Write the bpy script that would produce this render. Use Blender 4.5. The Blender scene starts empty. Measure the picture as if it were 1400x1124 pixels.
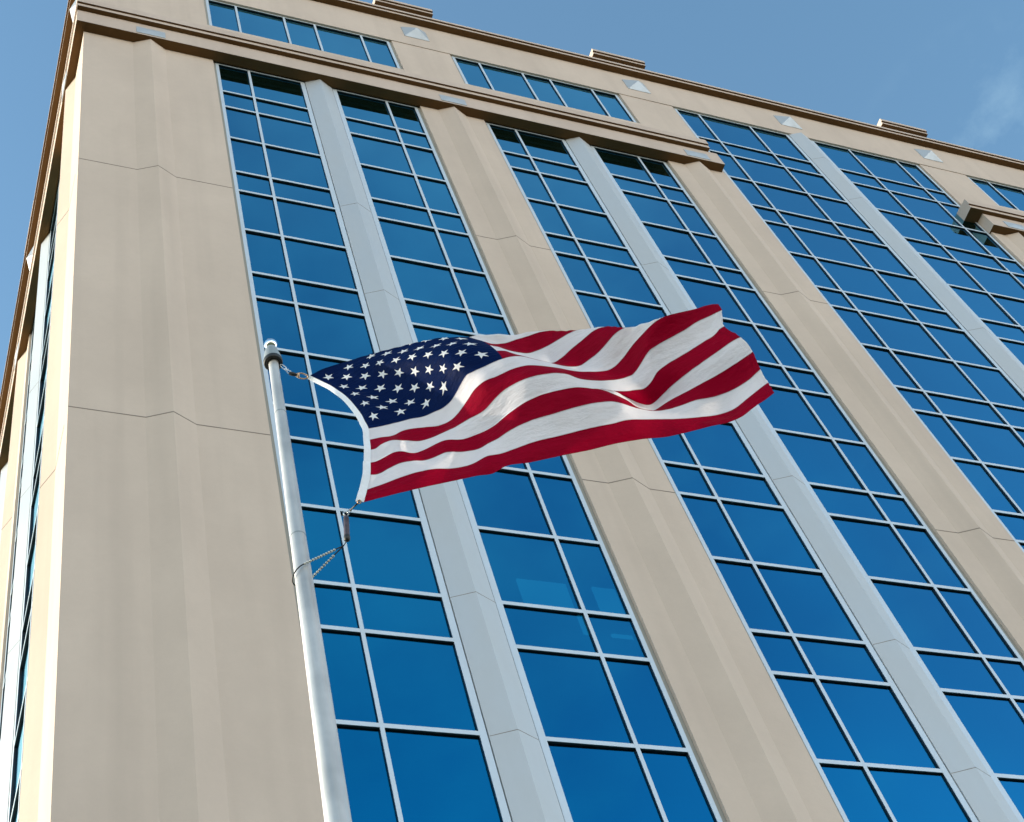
import bpy, bmesh, math, random
from mathutils import Vector, Matrix
random.seed(7)
scene = bpy.context.scene
COL = scene.collection
OFF = 32.4                      # height of the facade datum above the ground
R = math.radians

GLASS_A = (0.001, 0.325, 0.585)
GLASS_B = (0.001, 0.25, 0.49)
GLASS_G = 1.9
SUN_AZ = 34
SUN_EL = 18
SUN_E = 2.0
AIR = 1.0
DUST = 0.6
OZ = 1.5
SKY_S = 0.1
EXPO = 1.72
CLOUD = (1.9, 2.3, 2.9)
SKY_T = (0.86, 1.05, 1.0)
FILL_HAZE_S = 1.5
FILL_HAZE_C = (1.0, 0.8, 0.72)
FILL_HAZE_P = 5.5
CAM_R = [[0.9314, -0.2971109, -0.2102836], [0.1451285, 0.8329194, -0.5340252], [0.333814, 0.4668729, 0.8189004]]
CAM_C = [-4.1624, -11.1665, -30.7734]
CAM_F = 2136.82
WPTS = (Vector([-2.125, -6.5, -24.2112]), Vector([-2.1037, -6.5, -23.9975]))
KNOT = [-2.1155, -6.42, -24.1554]
FLAG_DIM = (46, 75)
FLAG_T = [0.0, 0.015, 0.03, 0.045, 0.06, 0.075, 0.09, 0.105, 0.12, 0.135, 0.15, 0.165, 0.18, 0.195, 0.21, 0.225, 0.24, 0.255, 0.27, 0.285, 0.3, 0.315, 0.33, 0.345, 0.36, 0.375, 0.39, 0.4027, 0.4154, 0.4281, 0.4408, 0.4535, 0.4662, 0.479, 0.4917, 0.5044, 0.5171, 0.5298, 0.5425, 0.5552, 0.5679, 0.5806, 0.5933, 0.606, 0.6188, 0.6315, 0.6442, 0.6569, 0.6696, 0.6823, 0.695, 0.7077, 0.7204, 0.7331, 0.7458, 0.7585, 0.7712, 0.784, 0.7967, 0.8094, 0.8221, 0.8348, 0.8475, 0.8602, 0.8729, 0.8856, 0.8983, 0.911, 0.9238, 0.9365, 0.9492, 0.9619, 0.9746, 0.9873, 1.0]
FLAG = [int(t) for t in """-108 596 627 -78 571 630 -47 544 633 -14 521 632 19 500 631 51 481 630 81 463 628 111 443 625 142 420 618 169 396 610 200 381 610 232 372 613 270 362 610 308 345 597 350 328 588 384 304 568 426 289 562 460 269 551 504 258 544 551 251 543 592 234 532 627 214 522 679 204 512 728 199 503 772 193 494 802 187 500 830 173 495 879 161 497 917 150 497 954 141 493 991 132 488 1026 122 478 1064 116 475 1103
112 475 1141 105 475 1177 94 476 1210 77 468 1244 64 463 1278 51 459 1314 42 458 1350 35 456 1385 27 446 1423 24 440 1456 14 423 1489 3 408 1527 -3 406 1563 -12 400 1603 -19 401 1638 -30 392 1674 -40 387 1705 -55 368 1735 -70 349 1776 -71 343 1816 -71 333 1857 -71 329 1891 -81 324 1922 -94 321 1953 -108 320 1982 -126 314 2014 -139 317 2045 -155 315 2078 -169 318 2111 -183 321 2141 -198 322 2133
-232 281 2082 -288 191 2021 -349 89 1967 -405 -4 1926 -455 -83 1897 -498 -148 1880 -536 -198 1874 -568 -233 1879 -592 -257 1892 -609 -269 1914 -618 -278 -84 591 599 -57 571 600 -30 550 600 0 528 600 30 505 600 57 485 599 83 466 598 111 445 596 142 422 592 170 397 587 195 371 585 220 348 585 254 333 580 292 316 567 334 299 558 367 275 538 409 261 532 443 241 521 487 230 514 533 222 513 575 206 502
609 186 492 660 176 482 709 171 473 754 165 464 783 159 470 811 145 465 860 134 467 897 123 467 934 114 463 971 105 458 1006 95 448 1044 90 445 1082 86 445 1120 79 445 1156 67 446 1189 51 438 1223 38 433 1257 26 429 1292 16 428 1328 9 426 1363 2 416 1401 -2 410 1434 -11 393 1467 -22 378 1504 -28 376 1541 -37 370 1580 -43 371 1615 -55 362 1652 -64 357 1682 -80 338 1712 -94 319 1753 -95 313 1793 -95
303 1834 -95 299 1867 -104 294 1898 -117 291 1929 -132 290 1958 -149 284 1990 -162 287 2021 -178 285 2054 -192 288 2087 -206 291 2116 -221 292 2111 -253 254 2065 -305 170 2009 -362 74 1959 -415 -14 1920 -462 -90 1893 -504 -153 1877 -541 -201 1872 -572 -236 1877 -596 -259 1891 -613 -271 1913 -622 -279 -64 579 560 -39 564 560 -14 549 558 13 527 559 39 503 559 62 481 558 84 462 558 111 440 558 141
416 556 169 391 553 194 367 552 220 344 554 249 318 554 276 286 537 317 270 528 351 246 508 392 232 502 426 212 491 470 201 484 516 194 483 557 177 472 591 157 462 642 148 452 691 144 443 735 138 434 765 132 440 792 118 435 841 107 437 878 96 437 915 87 433 952 79 428 986 69 418 1024 63 415 1062 59 415 1100 52 415 1136 41 416 1168 25 408 1202 12 403 1236 0 399 1271 -10 398 1307 -17 396 1341 -24
386 1380 -27 380 1412 -36 363 1445 -47 348 1482 -53 346 1518 -62 340 1558 -68 341 1593 -79 332 1629 -89 327 1659 -104 308 1689 -118 289 1730 -119 283 1769 -119 273 1811 -119 269 1844 -128 264 1875 -141 261 1905 -155 260 1934 -172 254 1966 -185 257 1997 -201 255 2029 -215 258 2062 -229 261 2092 -243 262 2088 -274 227 2048 -322 149 1997 -375 59 1951 -425 -25 1914 -470 -97 1889 -510 -158 1874 -546
-205 1870 -577 -239 1875 -600 -261 1889 -617 -273 1911 -625 -281 -47 564 518 -22 552 517 2 539 515 27 518 516 52 494 515 74 471 514 94 450 514 119 429 516 147 405 516 172 380 514 195 356 514 221 332 516 250 307 518 281 279 513 308 248 501 334 217 478 375 203 472 409 183 461 452 173 454 498 165 453 539 149 442 573 129 432 624 120 422 672 116 413 716 110 404 746 104 410 773 90 405 822 80 407 859 69
407 895 60 403 932 52 398 967 42 388 1004 37 385 1042 33 385 1079 26 385 1115 15 386 1147 -1 378 1181 -14 373 1215 -26 369 1250 -35 368 1286 -42 366 1320 -49 356 1358 -52 350 1391 -61 333 1423 -72 318 1460 -78 316 1496 -87 310 1535 -93 311 1570 -104 302 1606 -113 297 1636 -128 278 1666 -142 259 1707 -143 253 1746 -143 243 1787 -143 239 1820 -152 234 1851 -164 231 1882 -179 230 1910 -195 224 1942
-208 227 1973 -224 225 2005 -238 228 2038 -252 231 2067 -266 232 2066 -294 200 2031 -339 127 1984 -389 44 1942 -436 -35 1908 -479 -105 1885 -517 -163 1871 -552 -209 1867 -582 -242 1873 -604 -263 1888 -621 -275 1910 -629 -283 -31 548 475 -6 536 474 19 523 473 44 504 473 69 480 472 91 457 471 112 435 471 135 413 473 158 391 475 180 367 474 199 342 473 222 317 473 251 291 474 283 265 472 312 238 465
340 210 455 365 180 445 392 155 431 435 144 424 481 137 423 522 121 412 555 101 402 606 92 392 654 88 383 698 83 374 727 76 380 755 63 375 803 52 377 839 42 377 876 33 373 912 25 368 947 15 358 984 10 355 1022 6 355 1059 0 355 1095 -11 356 1127 -27 348 1160 -40 343 1194 -52 339 1229 -61 338 1264 -68 336 1298 -75 326 1336 -77 320 1369 -87 303 1401 -97 288 1438 -103 286 1474 -111 280 1513 -118 281
1548 -128 272 1584 -137 267 1614 -153 248 1643 -166 229 1684 -167 223 1723 -167 213 1764 -166 209 1797 -175 204 1827 -188 201 1858 -202 200 1886 -219 194 1918 -232 197 1948 -247 195 1981 -261 198 2014 -274 201 2043 -288 202 2044 -315 172 2013 -357 106 1971 -403 28 1933 -447 -46 1902 -487 -112 1880 -524 -169 1868 -557 -213 1865 -587 -245 1871 -609 -266 1886 -625 -277 1908 -633 -285 -17 532 432 8
521 431 34 508 430 60 491 429 85 468 428 108 444 427 130 421 428 152 399 431 172 376 433 190 352 432 205 327 430 225 301 428 251 275 428 283 249 427 314 224 424 344 198 419 371 173 414 396 146 409 418 116 394 463 109 393 504 93 382 538 73 372 588 64 362 636 60 353 679 55 344 708 49 350 736 36 345 783 25 347 820 14 347 856 6 343 892 -2 338 927 -12 328 964 -17 325 1001 -20 325 1039 -27 325 1074 -38
326 1106 -53 318 1139 -66 313 1173 -78 309 1208 -87 308 1243 -93 306 1277 -100 296 1315 -103 290 1347 -112 273 1379 -122 258 1416 -128 256 1452 -136 250 1491 -142 251 1525 -153 242 1561 -162 237 1591 -177 218 1620 -191 199 1661 -191 193 1700 -191 183 1741 -190 179 1773 -199 174 1804 -211 171 1834 -225 170 1862 -242 164 1894 -255 167 1924 -270 165 1957 -284 168 1989 -297 171 2018 -311 172 2021 -336
145 1995 -375 84 1958 -417 12 1923 -458 -58 1895 -496 -120 1876 -531 -174 1864 -564 -217 1862 -592 -248 1869 -614 -268 1884 -630 -279 1906 -638 -287 -4 518 388 21 507 387 47 496 386 74 480 385 101 459 383 126 435 383 149 409 384 170 384 388 188 361 390 202 336 390 213 310 387 228 284 384 252 259 383 281 234 382 313 209 381 345 185 378 374 161 376 401 136 375 426 110 372 449 83 365 486 64 352 520
45 342 570 37 332 617 32 323 661 27 314 690 21 320 717 8 315 764 -2 317 801 -13 317 837 -21 313 873 -29 308 907 -38 298 944 -43 295 981 -47 295 1018 -53 295 1054 -64 296 1085 -80 288 1118 -92 283 1152 -104 279 1186 -112 278 1221 -119 276 1255 -126 266 1293 -128 260 1325 -137 243 1357 -147 228 1394 -153 226 1429 -161 220 1468 -167 221 1503 -177 212 1538 -186 207 1568 -201 188 1597 -215 169 1638
-215 163 1676 -215 153 1717 -214 149 1750 -223 144 1780 -235 141 1810 -249 140 1838 -265 134 1870 -278 137 1900 -293 135 1932 -307 138 1965 -320 141 1994 -334 142 1999 -358 117 1977 -393 62 1945 -432 -5 1914 -470 -69 1889 -506 -129 1871 -539 -180 1861 -570 -222 1859 -598 -251 1867 -619 -271 1882 -635 -282 1904 -643 -289 8 505 344 32 493 344 58 483 342 86 468 341 115 449 339 142 425 339 166 398 341
188 372 344 205 347 347 218 321 346 226 295 343 237 269 340 257 243 338 283 218 338 313 194 337 345 170 336 375 146 336 403 122 336 431 98 335 457 72 332 483 48 326 510 23 315 551 9 302 599 5 293 642 0 284 671 -6 290 698 -19 285 745 -30 287 781 -40 287 817 -48 283 853 -56 278 887 -65 268 924 -70 265 961 -73 265 998 -79 265 1033 -90 266 1064 -106 258 1097 -118 253 1131 -129 249 1165 -138 248 1200
-144 246 1234 -151 236 1271 -153 230 1303 -162 213 1335 -172 198 1372 -178 196 1407 -186 190 1446 -192 191 1480 -202 182 1516 -211 177 1545 -225 158 1574 -239 139 1615 -239 133 1653 -239 123 1694 -238 119 1726 -246 114 1757 -258 111 1787 -272 110 1815 -289 104 1846 -301 107 1876 -316 105 1908 -329 108 1940 -342 111 1969 -356 112 1976 -379 90 1958 -411 39 1931 -446 -21 1904 -482 -82 1881 -515 -137
1866 -547 -187 1857 -577 -226 1856 -604 -255 1865 -624 -274 1880 -640 -284 1902 -648 -292 18 491 300 41 478 301 66 466 300 95 453 298 126 438 296 155 416 296 181 390 297 204 362 300 223 335 302 237 307 301 245 280 299 255 253 296 269 227 294 289 202 294 314 178 295 343 153 295 372 129 294 402 106 294 432 82 293 461 58 292 490 35 289 519 12 285 546 -10 276 580 -23 263 623 -28 254 652 -34 260 679
-47 255 726 -57 257 762 -67 257 798 -75 253 833 -83 248 867 -92 238 904 -97 235 941 -100 235 977 -106 235 1012 -116 236 1044 -132 228 1076 -144 223 1110 -155 219 1144 -164 218 1179 -170 216 1212 -177 206 1250 -179 200 1281 -187 183 1313 -197 168 1350 -203 166 1385 -211 160 1423 -216 161 1458 -227 152 1493 -235 147 1522 -250 128 1551 -263 109 1591 -263 103 1630 -263 93 1671 -262 89 1703 -270 84
1733 -282 81 1763 -296 80 1791 -312 74 1822 -324 77 1852 -339 75 1884 -352 78 1916 -365 81 1945 -379 82 1953 -400 62 1939 -429 16 1916 -462 -39 1893 -494 -94 1874 -526 -147 1860 -556 -193 1853 -585 -231 1853 -610 -259 1862 -630 -277 1878 -645 -287 1900 -653 -294 28 477 256 48 462 258 71 448 258 101 437 256 134 425 254 166 406 253 195 382 253 220 354 255 241 325 256 257 295 256 268 267 253 277 239
251 287 213 251 300 187 252 319 162 253 342 136 253 369 112 253 401 88 251 432 65 250 463 42 249 495 19 248 525 -2 247 553 -22 244 579 -39 238 605 -56 224 640 -58 231 675 -65 229 707 -84 227 743 -94 227 778 -102 223 814 -110 218 847 -119 208 884 -123 205 921 -126 205 957 -132 205 992 -143 206 1023 -158 198 1056 -170 193 1089 -181 189 1123 -190 188 1157 -196 186 1191 -202 176 1228 -204 170 1260
-213 153 1291 -222 138 1328 -228 136 1363 -235 130 1401 -241 131 1435 -251 122 1470 -260 117 1499 -274 98 1528 -287 79 1568 -287 73 1607 -287 63 1647 -285 59 1680 -294 54 1709 -305 51 1739 -319 50 1767 -335 44 1798 -347 47 1828 -362 45 1860 -375 48 1892 -388 51 1920 -401 52 1930 -421 34 1920 -448 -7 1902 -477 -56 1883 -507 -107 1866 -536 -156 1854 -565 -200 1849 -592 -237 1850 -617 -263 1859 -636
-280 1876 -651 -290 1898 -659 -297 38 465 212 56 448 215 78 433 215 107 422 214 142 412 211 176 396 210 206 373 210 233 346 211 256 317 211 274 287 210 287 257 209 298 228 208 307 201 208 317 175 209 330 147 210 347 121 210 371 95 210 400 71 208 431 48 206 463 25 205 495 3 205 526 -18 205 556 -37 205 585 -54 202 618 -65 199 658 -72 197 695 -77 197 725 -90 199 751 -102 198 777 -116 194 802 -130 188
827 -145 178 863 -150 175 900 -153 175 937 -159 175 971 -169 176 1002 -184 168 1035 -196 163 1067 -207 159 1101 -215 158 1136 -221 156 1169 -227 146 1206 -229 140 1238 -238 123 1269 -247 108 1306 -253 106 1340 -260 100 1379 -266 101 1413 -276 92 1448 -284 87 1477 -298 68 1505 -311 49 1545 -311 43 1584 -311 33 1624 -309 29 1656 -317 24 1686 -329 21 1715 -342 20 1743 -358 14 1774 -370 17 1804 -385
15 1835 -398 18 1867 -411 21 1896 -424 22 1907 -443 6 1901 -467 -30 1887 -494 -75 1871 -521 -121 1858 -548 -166 1848 -574 -208 1844 -601 -242 1846 -625 -267 1856 -643 -284 1873 -658 -293 1896 -665 -300 46 454 168 63 435 171 84 419 172 114 408 171 150 398 168 185 385 167 217 365 166 245 340 166 269 311 166 289 281 166 306 250 165 319 221 164 330 192 164 339 164 165 347 135 166 359 107 167 377 80
167 401 55 165 429 31 164 460 8 162 492 -13 162 524 -34 163 555 -53 163 588 -70 161 626 -82 158 671 -90 155 717 -94 156 749 -96 158 777 -101 158 803 -111 155 828 -124 150 853 -138 146 878 -152 145 905 -164 146 932 -175 147 957 -191 146 981 -210 138 1014 -222 133 1046 -233 129 1080 -241 128 1115 -247 126 1148 -253 116 1185 -255 110 1216 -263 93 1247 -273 78 1283 -278 76 1318 -285 70 1356 -290 71
1390 -300 62 1425 -308 57 1454 -322 38 1482 -335 19 1522 -335 13 1560 -334 3 1601 -333 -1 1633 -341 -6 1662 -353 -9 1692 -366 -10 1719 -382 -16 1750 -394 -13 1780 -408 -15 1811 -421 -12 1843 -433 -9 1871 -447 -8 1884 -464 -22 1882 -486 -54 1872 -510 -93 1860 -535 -135 1849 -559 -177 1842 -584 -216 1839 -610 -248 1842 -633 -272 1853 -651 -288 1870 -664 -297 1893 -672 -303 54 444 123 70 423 127 90
406 129 120 394 128 156 385 125 192 374 123 226 357 122 255 334 122 281 307 122 303 277 121 321 246 121 337 215 121 350 186 121 359 156 121 365 126 122 373 97 123 386 68 123 406 42 122 430 16 120 459 -7 118 489 -29 118 521 -49 120 553 -69 120 588 -87 119 628 -100 115 677 -108 112 729 -112 113 764 -107 114 794 -106 114 821 -112 112 847 -123 107 871 -136 102 896 -152 102 923 -167 106 950 -178 111
976 -191 113 1001 -207 112 1024 -226 108 1047 -243 103 1072 -256 99 1098 -267 95 1126 -278 86 1163 -280 80 1194 -288 63 1225 -298 48 1261 -303 46 1296 -310 40 1334 -315 41 1367 -325 32 1402 -333 27 1431 -347 8 1459 -360 -11 1499 -359 -17 1537 -358 -27 1577 -357 -31 1609 -365 -36 1639 -376 -39 1668 -389 -40 1695 -405 -46 1726 -417 -43 1755 -431 -45 1787 -444 -42 1818 -456 -39 1847 -469 -38 1861
-486 -50 1862 -506 -78 1856 -527 -112 1848 -549 -150 1840 -572 -188 1835 -595 -224 1834 -619 -255 1838 -641 -277 1850 -658 -292 1867 -672 -300 1890 -679 -307 60 434 79 76 412 84 95 393 86 124 381 84 161 374 82 199 365 79 234 351 78 264 330 77 291 304 77 315 274 77 334 243 77 351 212 77 366 181 77 377 151 77 384 120 77 391 90 78 401 61 79 415 32 79 435 5 76 458 -20 74 486 -43 75 517 -64 77 549 -84
79 583 -102 78 624 -117 74 675 -125 70 729 -129 70 766 -122 71 797 -119 73 825 -121 71 851 -128 65 877 -138 59 902 -151 58 929 -163 62 958 -171 68 985 -181 72 1011 -197 74 1034 -216 72 1057 -235 68 1081 -249 63 1107 -258 57 1124 -280 59 1145 -301 51 1172 -314 33 1203 -323 18 1239 -328 16 1274 -335 10 1311 -340 11 1345 -349 2 1379 -357 -3 1408 -371 -22 1436 -384 -41 1476 -383 -47 1514 -382 -57 1554
-381 -61 1586 -388 -66 1615 -400 -69 1644 -413 -70 1671 -428 -76 1702 -440 -73 1731 -454 -75 1763 -467 -72 1794 -479 -69 1822 -492 -68 1838 -508 -79 1842 -526 -102 1840 -544 -132 1835 -564 -165 1831 -585 -200 1828 -606 -233 1828 -629 -261 1834 -650 -283 1846 -667 -297 1864 -680 -304 1887 -687 -311 66 425 35 81 402 40 100 382 43 129 370 41 166 362 38 204 355 36 240 343 34 273 324 33 301 300 33 325
271 33 346 241 34 364 210 34 380 178 33 393 146 32 402 115 32 409 85 34 417 56 35 428 26 35 442 -3 33 461 -31 30 485 -56 31 515 -78 34 546 -98 37 580 -116 37 621 -131 32 672 -141 27 727 -146 25 760 -141 29 791 -137 32 820 -136 30 848 -138 24 874 -143 17 901 -149 14 929 -155 16 959 -158 22 987 -166 28 1013 -180 31 1036 -199 31 1058 -221 27 1080 -240 23 1104 -257 19 1123 -280 20 1145 -301 16 1165
-323 8 1181 -348 -12 1217 -352 -14 1251 -360 -20 1289 -364 -19 1322 -374 -28 1357 -382 -33 1385 -395 -52 1413 -408 -71 1453 -407 -77 1491 -406 -87 1531 -404 -91 1562 -412 -96 1591 -423 -99 1621 -436 -100 1647 -451 -106 1678 -463 -103 1707 -477 -105 1738 -490 -102 1770 -502 -99 1798 -514 -98 1815 -530 -107 1822 -546 -127 1823 -562 -152 1822 -580 -181 1821 -599 -212 1820 -619 -242 1822 -640 -269
1829 -660 -288 1842 -676 -301 1860 -689 -309 1884 -696 -315 72 417 -8 87 393 -4 105 372 -1 134 359 -2 170 351 -5 209 343 -8 246 332 -9 280 316 -11 310 294 -11 336 267 -10 359 237 -9 378 205 -9 394 173 -10 407 141 -12 417 110 -12 425 80 -10 433 50 -8 442 21 -8 453 -9 -11 468 -39 -15 489 -66 -15 517 -89 -11 549 -109 -6 582 -128 -5 622 -144 -10 672 -155 -17 726 -162 -20 755 -159 -16 785 -157 -12 815
-152 -13 844 -150 -19 871 -151 -25 899 -152 -28 928 -152 -27 959 -152 -23 988 -157 -16 1014 -170 -11 1038 -187 -12 1059 -208 -16 1080 -231 -21 1101 -255 -24 1122 -279 -25 1143 -302 -26 1164 -326 -27 1185 -348 -32 1206 -367 -39 1229 -384 -50 1267 -389 -49 1300 -398 -58 1334 -406 -63 1362 -420 -82 1390 -432 -101 1430 -431 -107 1467 -430 -117 1507 -428 -121 1539 -436 -126 1568 -447 -129 1597 -459
-130 1624 -475 -136 1654 -486 -133 1683 -500 -135 1714 -512 -132 1745 -524 -129 1773 -537 -128 1791 -551 -136 1801 -566 -152 1806 -580 -173 1809 -596 -197 1810 -613 -225 1812 -632 -252 1816 -652 -277 1824 -671 -295 1838 -686 -307 1856 -698 -313 1880 -705 -319 77 409 -52 92 385 -47 111 364 -45 139 349 -46 174 339 -48 213 331 -50 250 320 -52 286 305 -54 318 286 -55 346 261 -55 370 232 -53 390 201
-52 407 170 -53 419 137 -55 430 105 -56 440 75 -54 449 46 -52 457 18 -52 466 -13 -55 477 -45 -59 496 -74 -60 523 -98 -55 554 -119 -49 587 -138 -47 626 -154 -52 673 -168 -60 725 -178 -66 755 -178 -63 785 -175 -59 815 -169 -59 844 -165 -62 873 -163 -66 901 -162 -69 930 -161 -68 961 -158 -64 991 -160 -59 1018 -168 -55 1042 -180 -57 1065 -196 -63 1085 -219 -68 1104 -245 -71 1124 -271 -73 1144 -298 -71
1165 -325 -69 1186 -348 -67 1208 -368 -68 1231 -387 -72 1252 -407 -76 1277 -423 -88 1311 -430 -93 1340 -444 -112 1368 -456 -131 1407 -455 -137 1444 -454 -147 1484 -452 -151 1515 -459 -156 1544 -470 -159 1573 -483 -160 1600 -498 -166 1630 -509 -163 1659 -523 -165 1690 -535 -162 1721 -547 -159 1749 -560 -158 1768 -573 -164 1780 -586 -177 1789 -599 -194 1795 -613 -215 1799 -628 -238 1803 -645 -263
1809 -664 -285 1818 -683 -302 1833 -697 -313 1852 -709 -318 1876 -715 -324 81 401 -96 96 378 -91 115 356 -89 142 340 -89 178 329 -92 216 319 -93 254 307 -95 290 293 -96 322 276 -98 352 254 -98 379 226 -96 402 197 -95 418 167 -96 431 136 -99 442 103 -100 454 70 -98 463 42 -95 471 15 -95 478 -16 -98 487 -49 -102 504 -80 -103 530 -106 -99 560 -127 -93 592 -146 -89 629 -164 -93 675 -179 -103 725 -192
-111 756 -195 -109 785 -194 -106 816 -187 -104 846 -181 -105 875 -177 -107 903 -176 -109 932 -175 -108 962 -172 -105 992 -171 -102 1020 -173 -101 1046 -178 -104 1069 -187 -112 1090 -205 -118 1110 -232 -120 1129 -260 -120 1148 -290 -116 1168 -319 -111 1189 -344 -108 1211 -367 -105 1232 -391 -103 1252 -415 -104 1272 -434 -110 1291 -453 -122 1317 -468 -142 1345 -480 -161 1384 -479 -167 1421 -478 -177
1460 -476 -181 1492 -483 -186 1521 -494 -189 1549 -506 -190 1576 -521 -196 1606 -532 -193 1635 -546 -195 1666 -558 -192 1697 -570 -189 1724 -582 -188 1744 -595 -193 1759 -607 -203 1771 -618 -216 1780 -631 -233 1787 -645 -253 1793 -660 -275 1801 -678 -295 1812 -696 -309 1828 -709 -319 1848 -721 -324 1871 -727 -330 83 395 -139 99 371 -134 117 348 -131 146 332 -132 181 321 -134 219 309 -135 257 295
-136 292 281 -138 325 265 -140 356 245 -140 386 220 -138 412 193 -137 428 167 -138 441 137 -142 454 103 -143 467 68 -141 477 40 -138 485 13 -137 490 -19 -139 497 -52 -144 513 -85 -145 539 -113 -142 569 -134 -136 599 -153 -132 633 -172 -136 678 -189 -147 726 -204 -156 756 -211 -156 785 -211 -152 815 -204 -149 845 -199 -147 874 -194 -148 903 -192 -149 931 -191 -148 960 -188 -147 989 -186 -146 1018
-184 -148 1045 -185 -152 1070 -187 -161 1092 -201 -166 1113 -225 -166 1133 -251 -164 1152 -280 -159 1173 -308 -153 1194 -334 -148 1214 -360 -145 1233 -388 -142 1252 -417 -140 1271 -442 -144 1289 -463 -152 1307 -482 -166 1322 -504 -191 1360 -503 -197 1398 -502 -207 1437 -499 -211 1468 -507 -216 1497 -517 -219 1526 -530 -220 1552 -545 -226 1582 -555 -223 1611 -569 -225 1641 -581 -222 1672 -592 -219
1700 -605 -218 1721 -618 -222 1738 -628 -229 1752 -638 -238 1764 -649 -251 1774 -662 -268 1783 -676 -287 1793 -693 -305 1805 -709 -318 1822 -723 -326 1842 -733 -331 1866 -739 -336 85 389 -182 103 367 -177 123 346 -175 152 331 -176 187 318 -178 222 305 -179 258 290 -179 291 276 -180 323 261 -183 354 243 -184 386 221 -182 414 199 -179 432 176 -180 447 148 -184 462 114 -188 477 79 -187 490 50 -184
499 18 -181 506 -19 -181 513 -57 -183 529 -91 -187 555 -118 -186 583 -139 -181 612 -158 -177 643 -178 -180 684 -198 -191 726 -215 -200 754 -224 -200 782 -226 -196 811 -223 -191 841 -219 -188 870 -214 -187 898 -212 -188 926 -211 -189 954 -209 -190 983 -206 -191 1010 -205 -194 1038 -204 -198 1064 -203 -205 1088 -212 -209 1111 -228 -208 1133 -246 -206 1155 -268 -200 1177 -290 -195 1198 -313 -192 1218
-340 -189 1236 -370 -187 1253 -401 -187 1271 -430 -191 1288 -457 -196 1305 -482 -203 1323 -501 -215 1338 -526 -226 1374 -526 -237 1414 -523 -241 1445 -530 -246 1473 -541 -249 1502 -553 -250 1528 -568 -256 1558 -579 -253 1587 -592 -255 1617 -604 -252 1648 -615 -249 1675 -627 -248 1697 -640 -251 1716 -650 -255 1733 -659 -262 1748 -668 -271 1761 -680 -284 1772 -693 -300 1784 -709 -316 1798 -725 -327
1815 -737 -334 1837 -748 -338 1861 -754 -343 88 382 -223 111 366 -222 135 349 -222 163 335 -223 194 322 -224 226 309 -224 257 295 -224 287 280 -225 316 265 -228 345 250 -229 375 235 -228 404 217 -225 426 197 -225 446 170 -229 465 141 -236 484 108 -238 501 75 -235 516 33 -228 527 -18 -221 538 -67 -221 557 -98 -229 581 -123 -231 608 -143 -229 635 -163 -226 663 -184 -228 694 -205 -236 727 -223 -242
752 -234 -242 779 -239 -238 807 -240 -232 836 -239 -227 864 -236 -226 892 -234 -227 919 -233 -230 946 -232 -233 973 -231 -236 1000 -230 -239 1027 -230 -243 1054 -229 -247 1080 -231 -249 1106 -237 -248 1132 -245 -246 1157 -256 -243 1181 -270 -240 1203 -288 -238 1223 -314 -237 1240 -343 -237 1257 -374 -239 1273 -405 -243 1288 -438 -245 1304 -471 -247 1321 -500 -249 1338 -526 -254 1356 -545 -264 1390
-547 -271 1421 -554 -276 1450 -564 -279 1478 -576 -280 1504 -591 -286 1534 -602 -283 1562 -615 -285 1593 -627 -282 1623 -638 -279 1651 -650 -278 1673 -662 -280 1694 -672 -282 1714 -680 -285 1732 -689 -291 1747 -699 -301 1761 -712 -315 1774 -727 -328 1789 -742 -337 1808 -754 -343 1830 -764 -346 1854 -769 -350 89 377 -265 116 365 -267 144 353 -268 172 340 -269 199 327 -269 227 313 -269 255 300 -269
282 285 -270 308 269 -272 336 256 -274 364 246 -274 393 233 -271 419 215 -269 443 191 -274 466 166 -283 488 137 -287 510 101 -284 529 51 -273 544 -11 -262 559 -68 -259 579 -99 -270 602 -125 -276 627 -145 -278 653 -165 -276 678 -187 -277 702 -208 -280 727 -227 -284 750 -239 -283 775 -247 -279 802 -252 -273 830 -254 -268 857 -254 -267 884 -253 -269 910 -253 -273 937 -253 -278 963 -254 -282 989 -254
-285 1016 -253 -288 1044 -252 -289 1072 -250 -289 1100 -249 -288 1128 -249 -286 1155 -252 -284 1181 -259 -284 1204 -272 -284 1224 -296 -283 1242 -323 -285 1259 -350 -289 1275 -381 -292 1290 -416 -293 1305 -452 -292 1321 -489 -288 1339 -519 -285 1357 -544 -288 1375 -564 -295 1398 -578 -306 1426 -588 -309 1454 -600 -310 1480 -614 -316 1510 -625 -313 1538 -638 -315 1569 -650 -312 1599 -661 -309 1626
-673 -308 1649 -684 -309 1672 -694 -310 1694 -701 -310 1714 -710 -313 1732 -720 -320 1748 -732 -330 1763 -746 -341 1780 -761 -348 1800 -772 -353 1823 -782 -354 1847 -787 -359 86 374 -309 115 363 -310 144 353 -312 172 341 -313 198 329 -314 225 314 -313 251 298 -311 277 282 -311 303 267 -313 330 254 -316 358 245 -317 387 236 -314 416 221 -313 442 202 -317 467 180 -325 490 154 -331 514 119 -329 534
70 -318 552 9 -306 567 -51 -302 586 -90 -311 606 -121 -319 629 -145 -322 655 -165 -322 679 -185 -323 702 -205 -324 725 -225 -325 748 -238 -324 772 -248 -320 798 -256 -315 824 -261 -311 850 -264 -311 876 -266 -314 901 -268 -319 927 -269 -324 953 -271 -329 979 -271 -331 1006 -271 -332 1034 -269 -332 1063 -265 -330 1092 -262 -328 1121 -259 -326 1149 -260 -324 1175 -264 -325 1199 -275 -326 1220 -293
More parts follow.
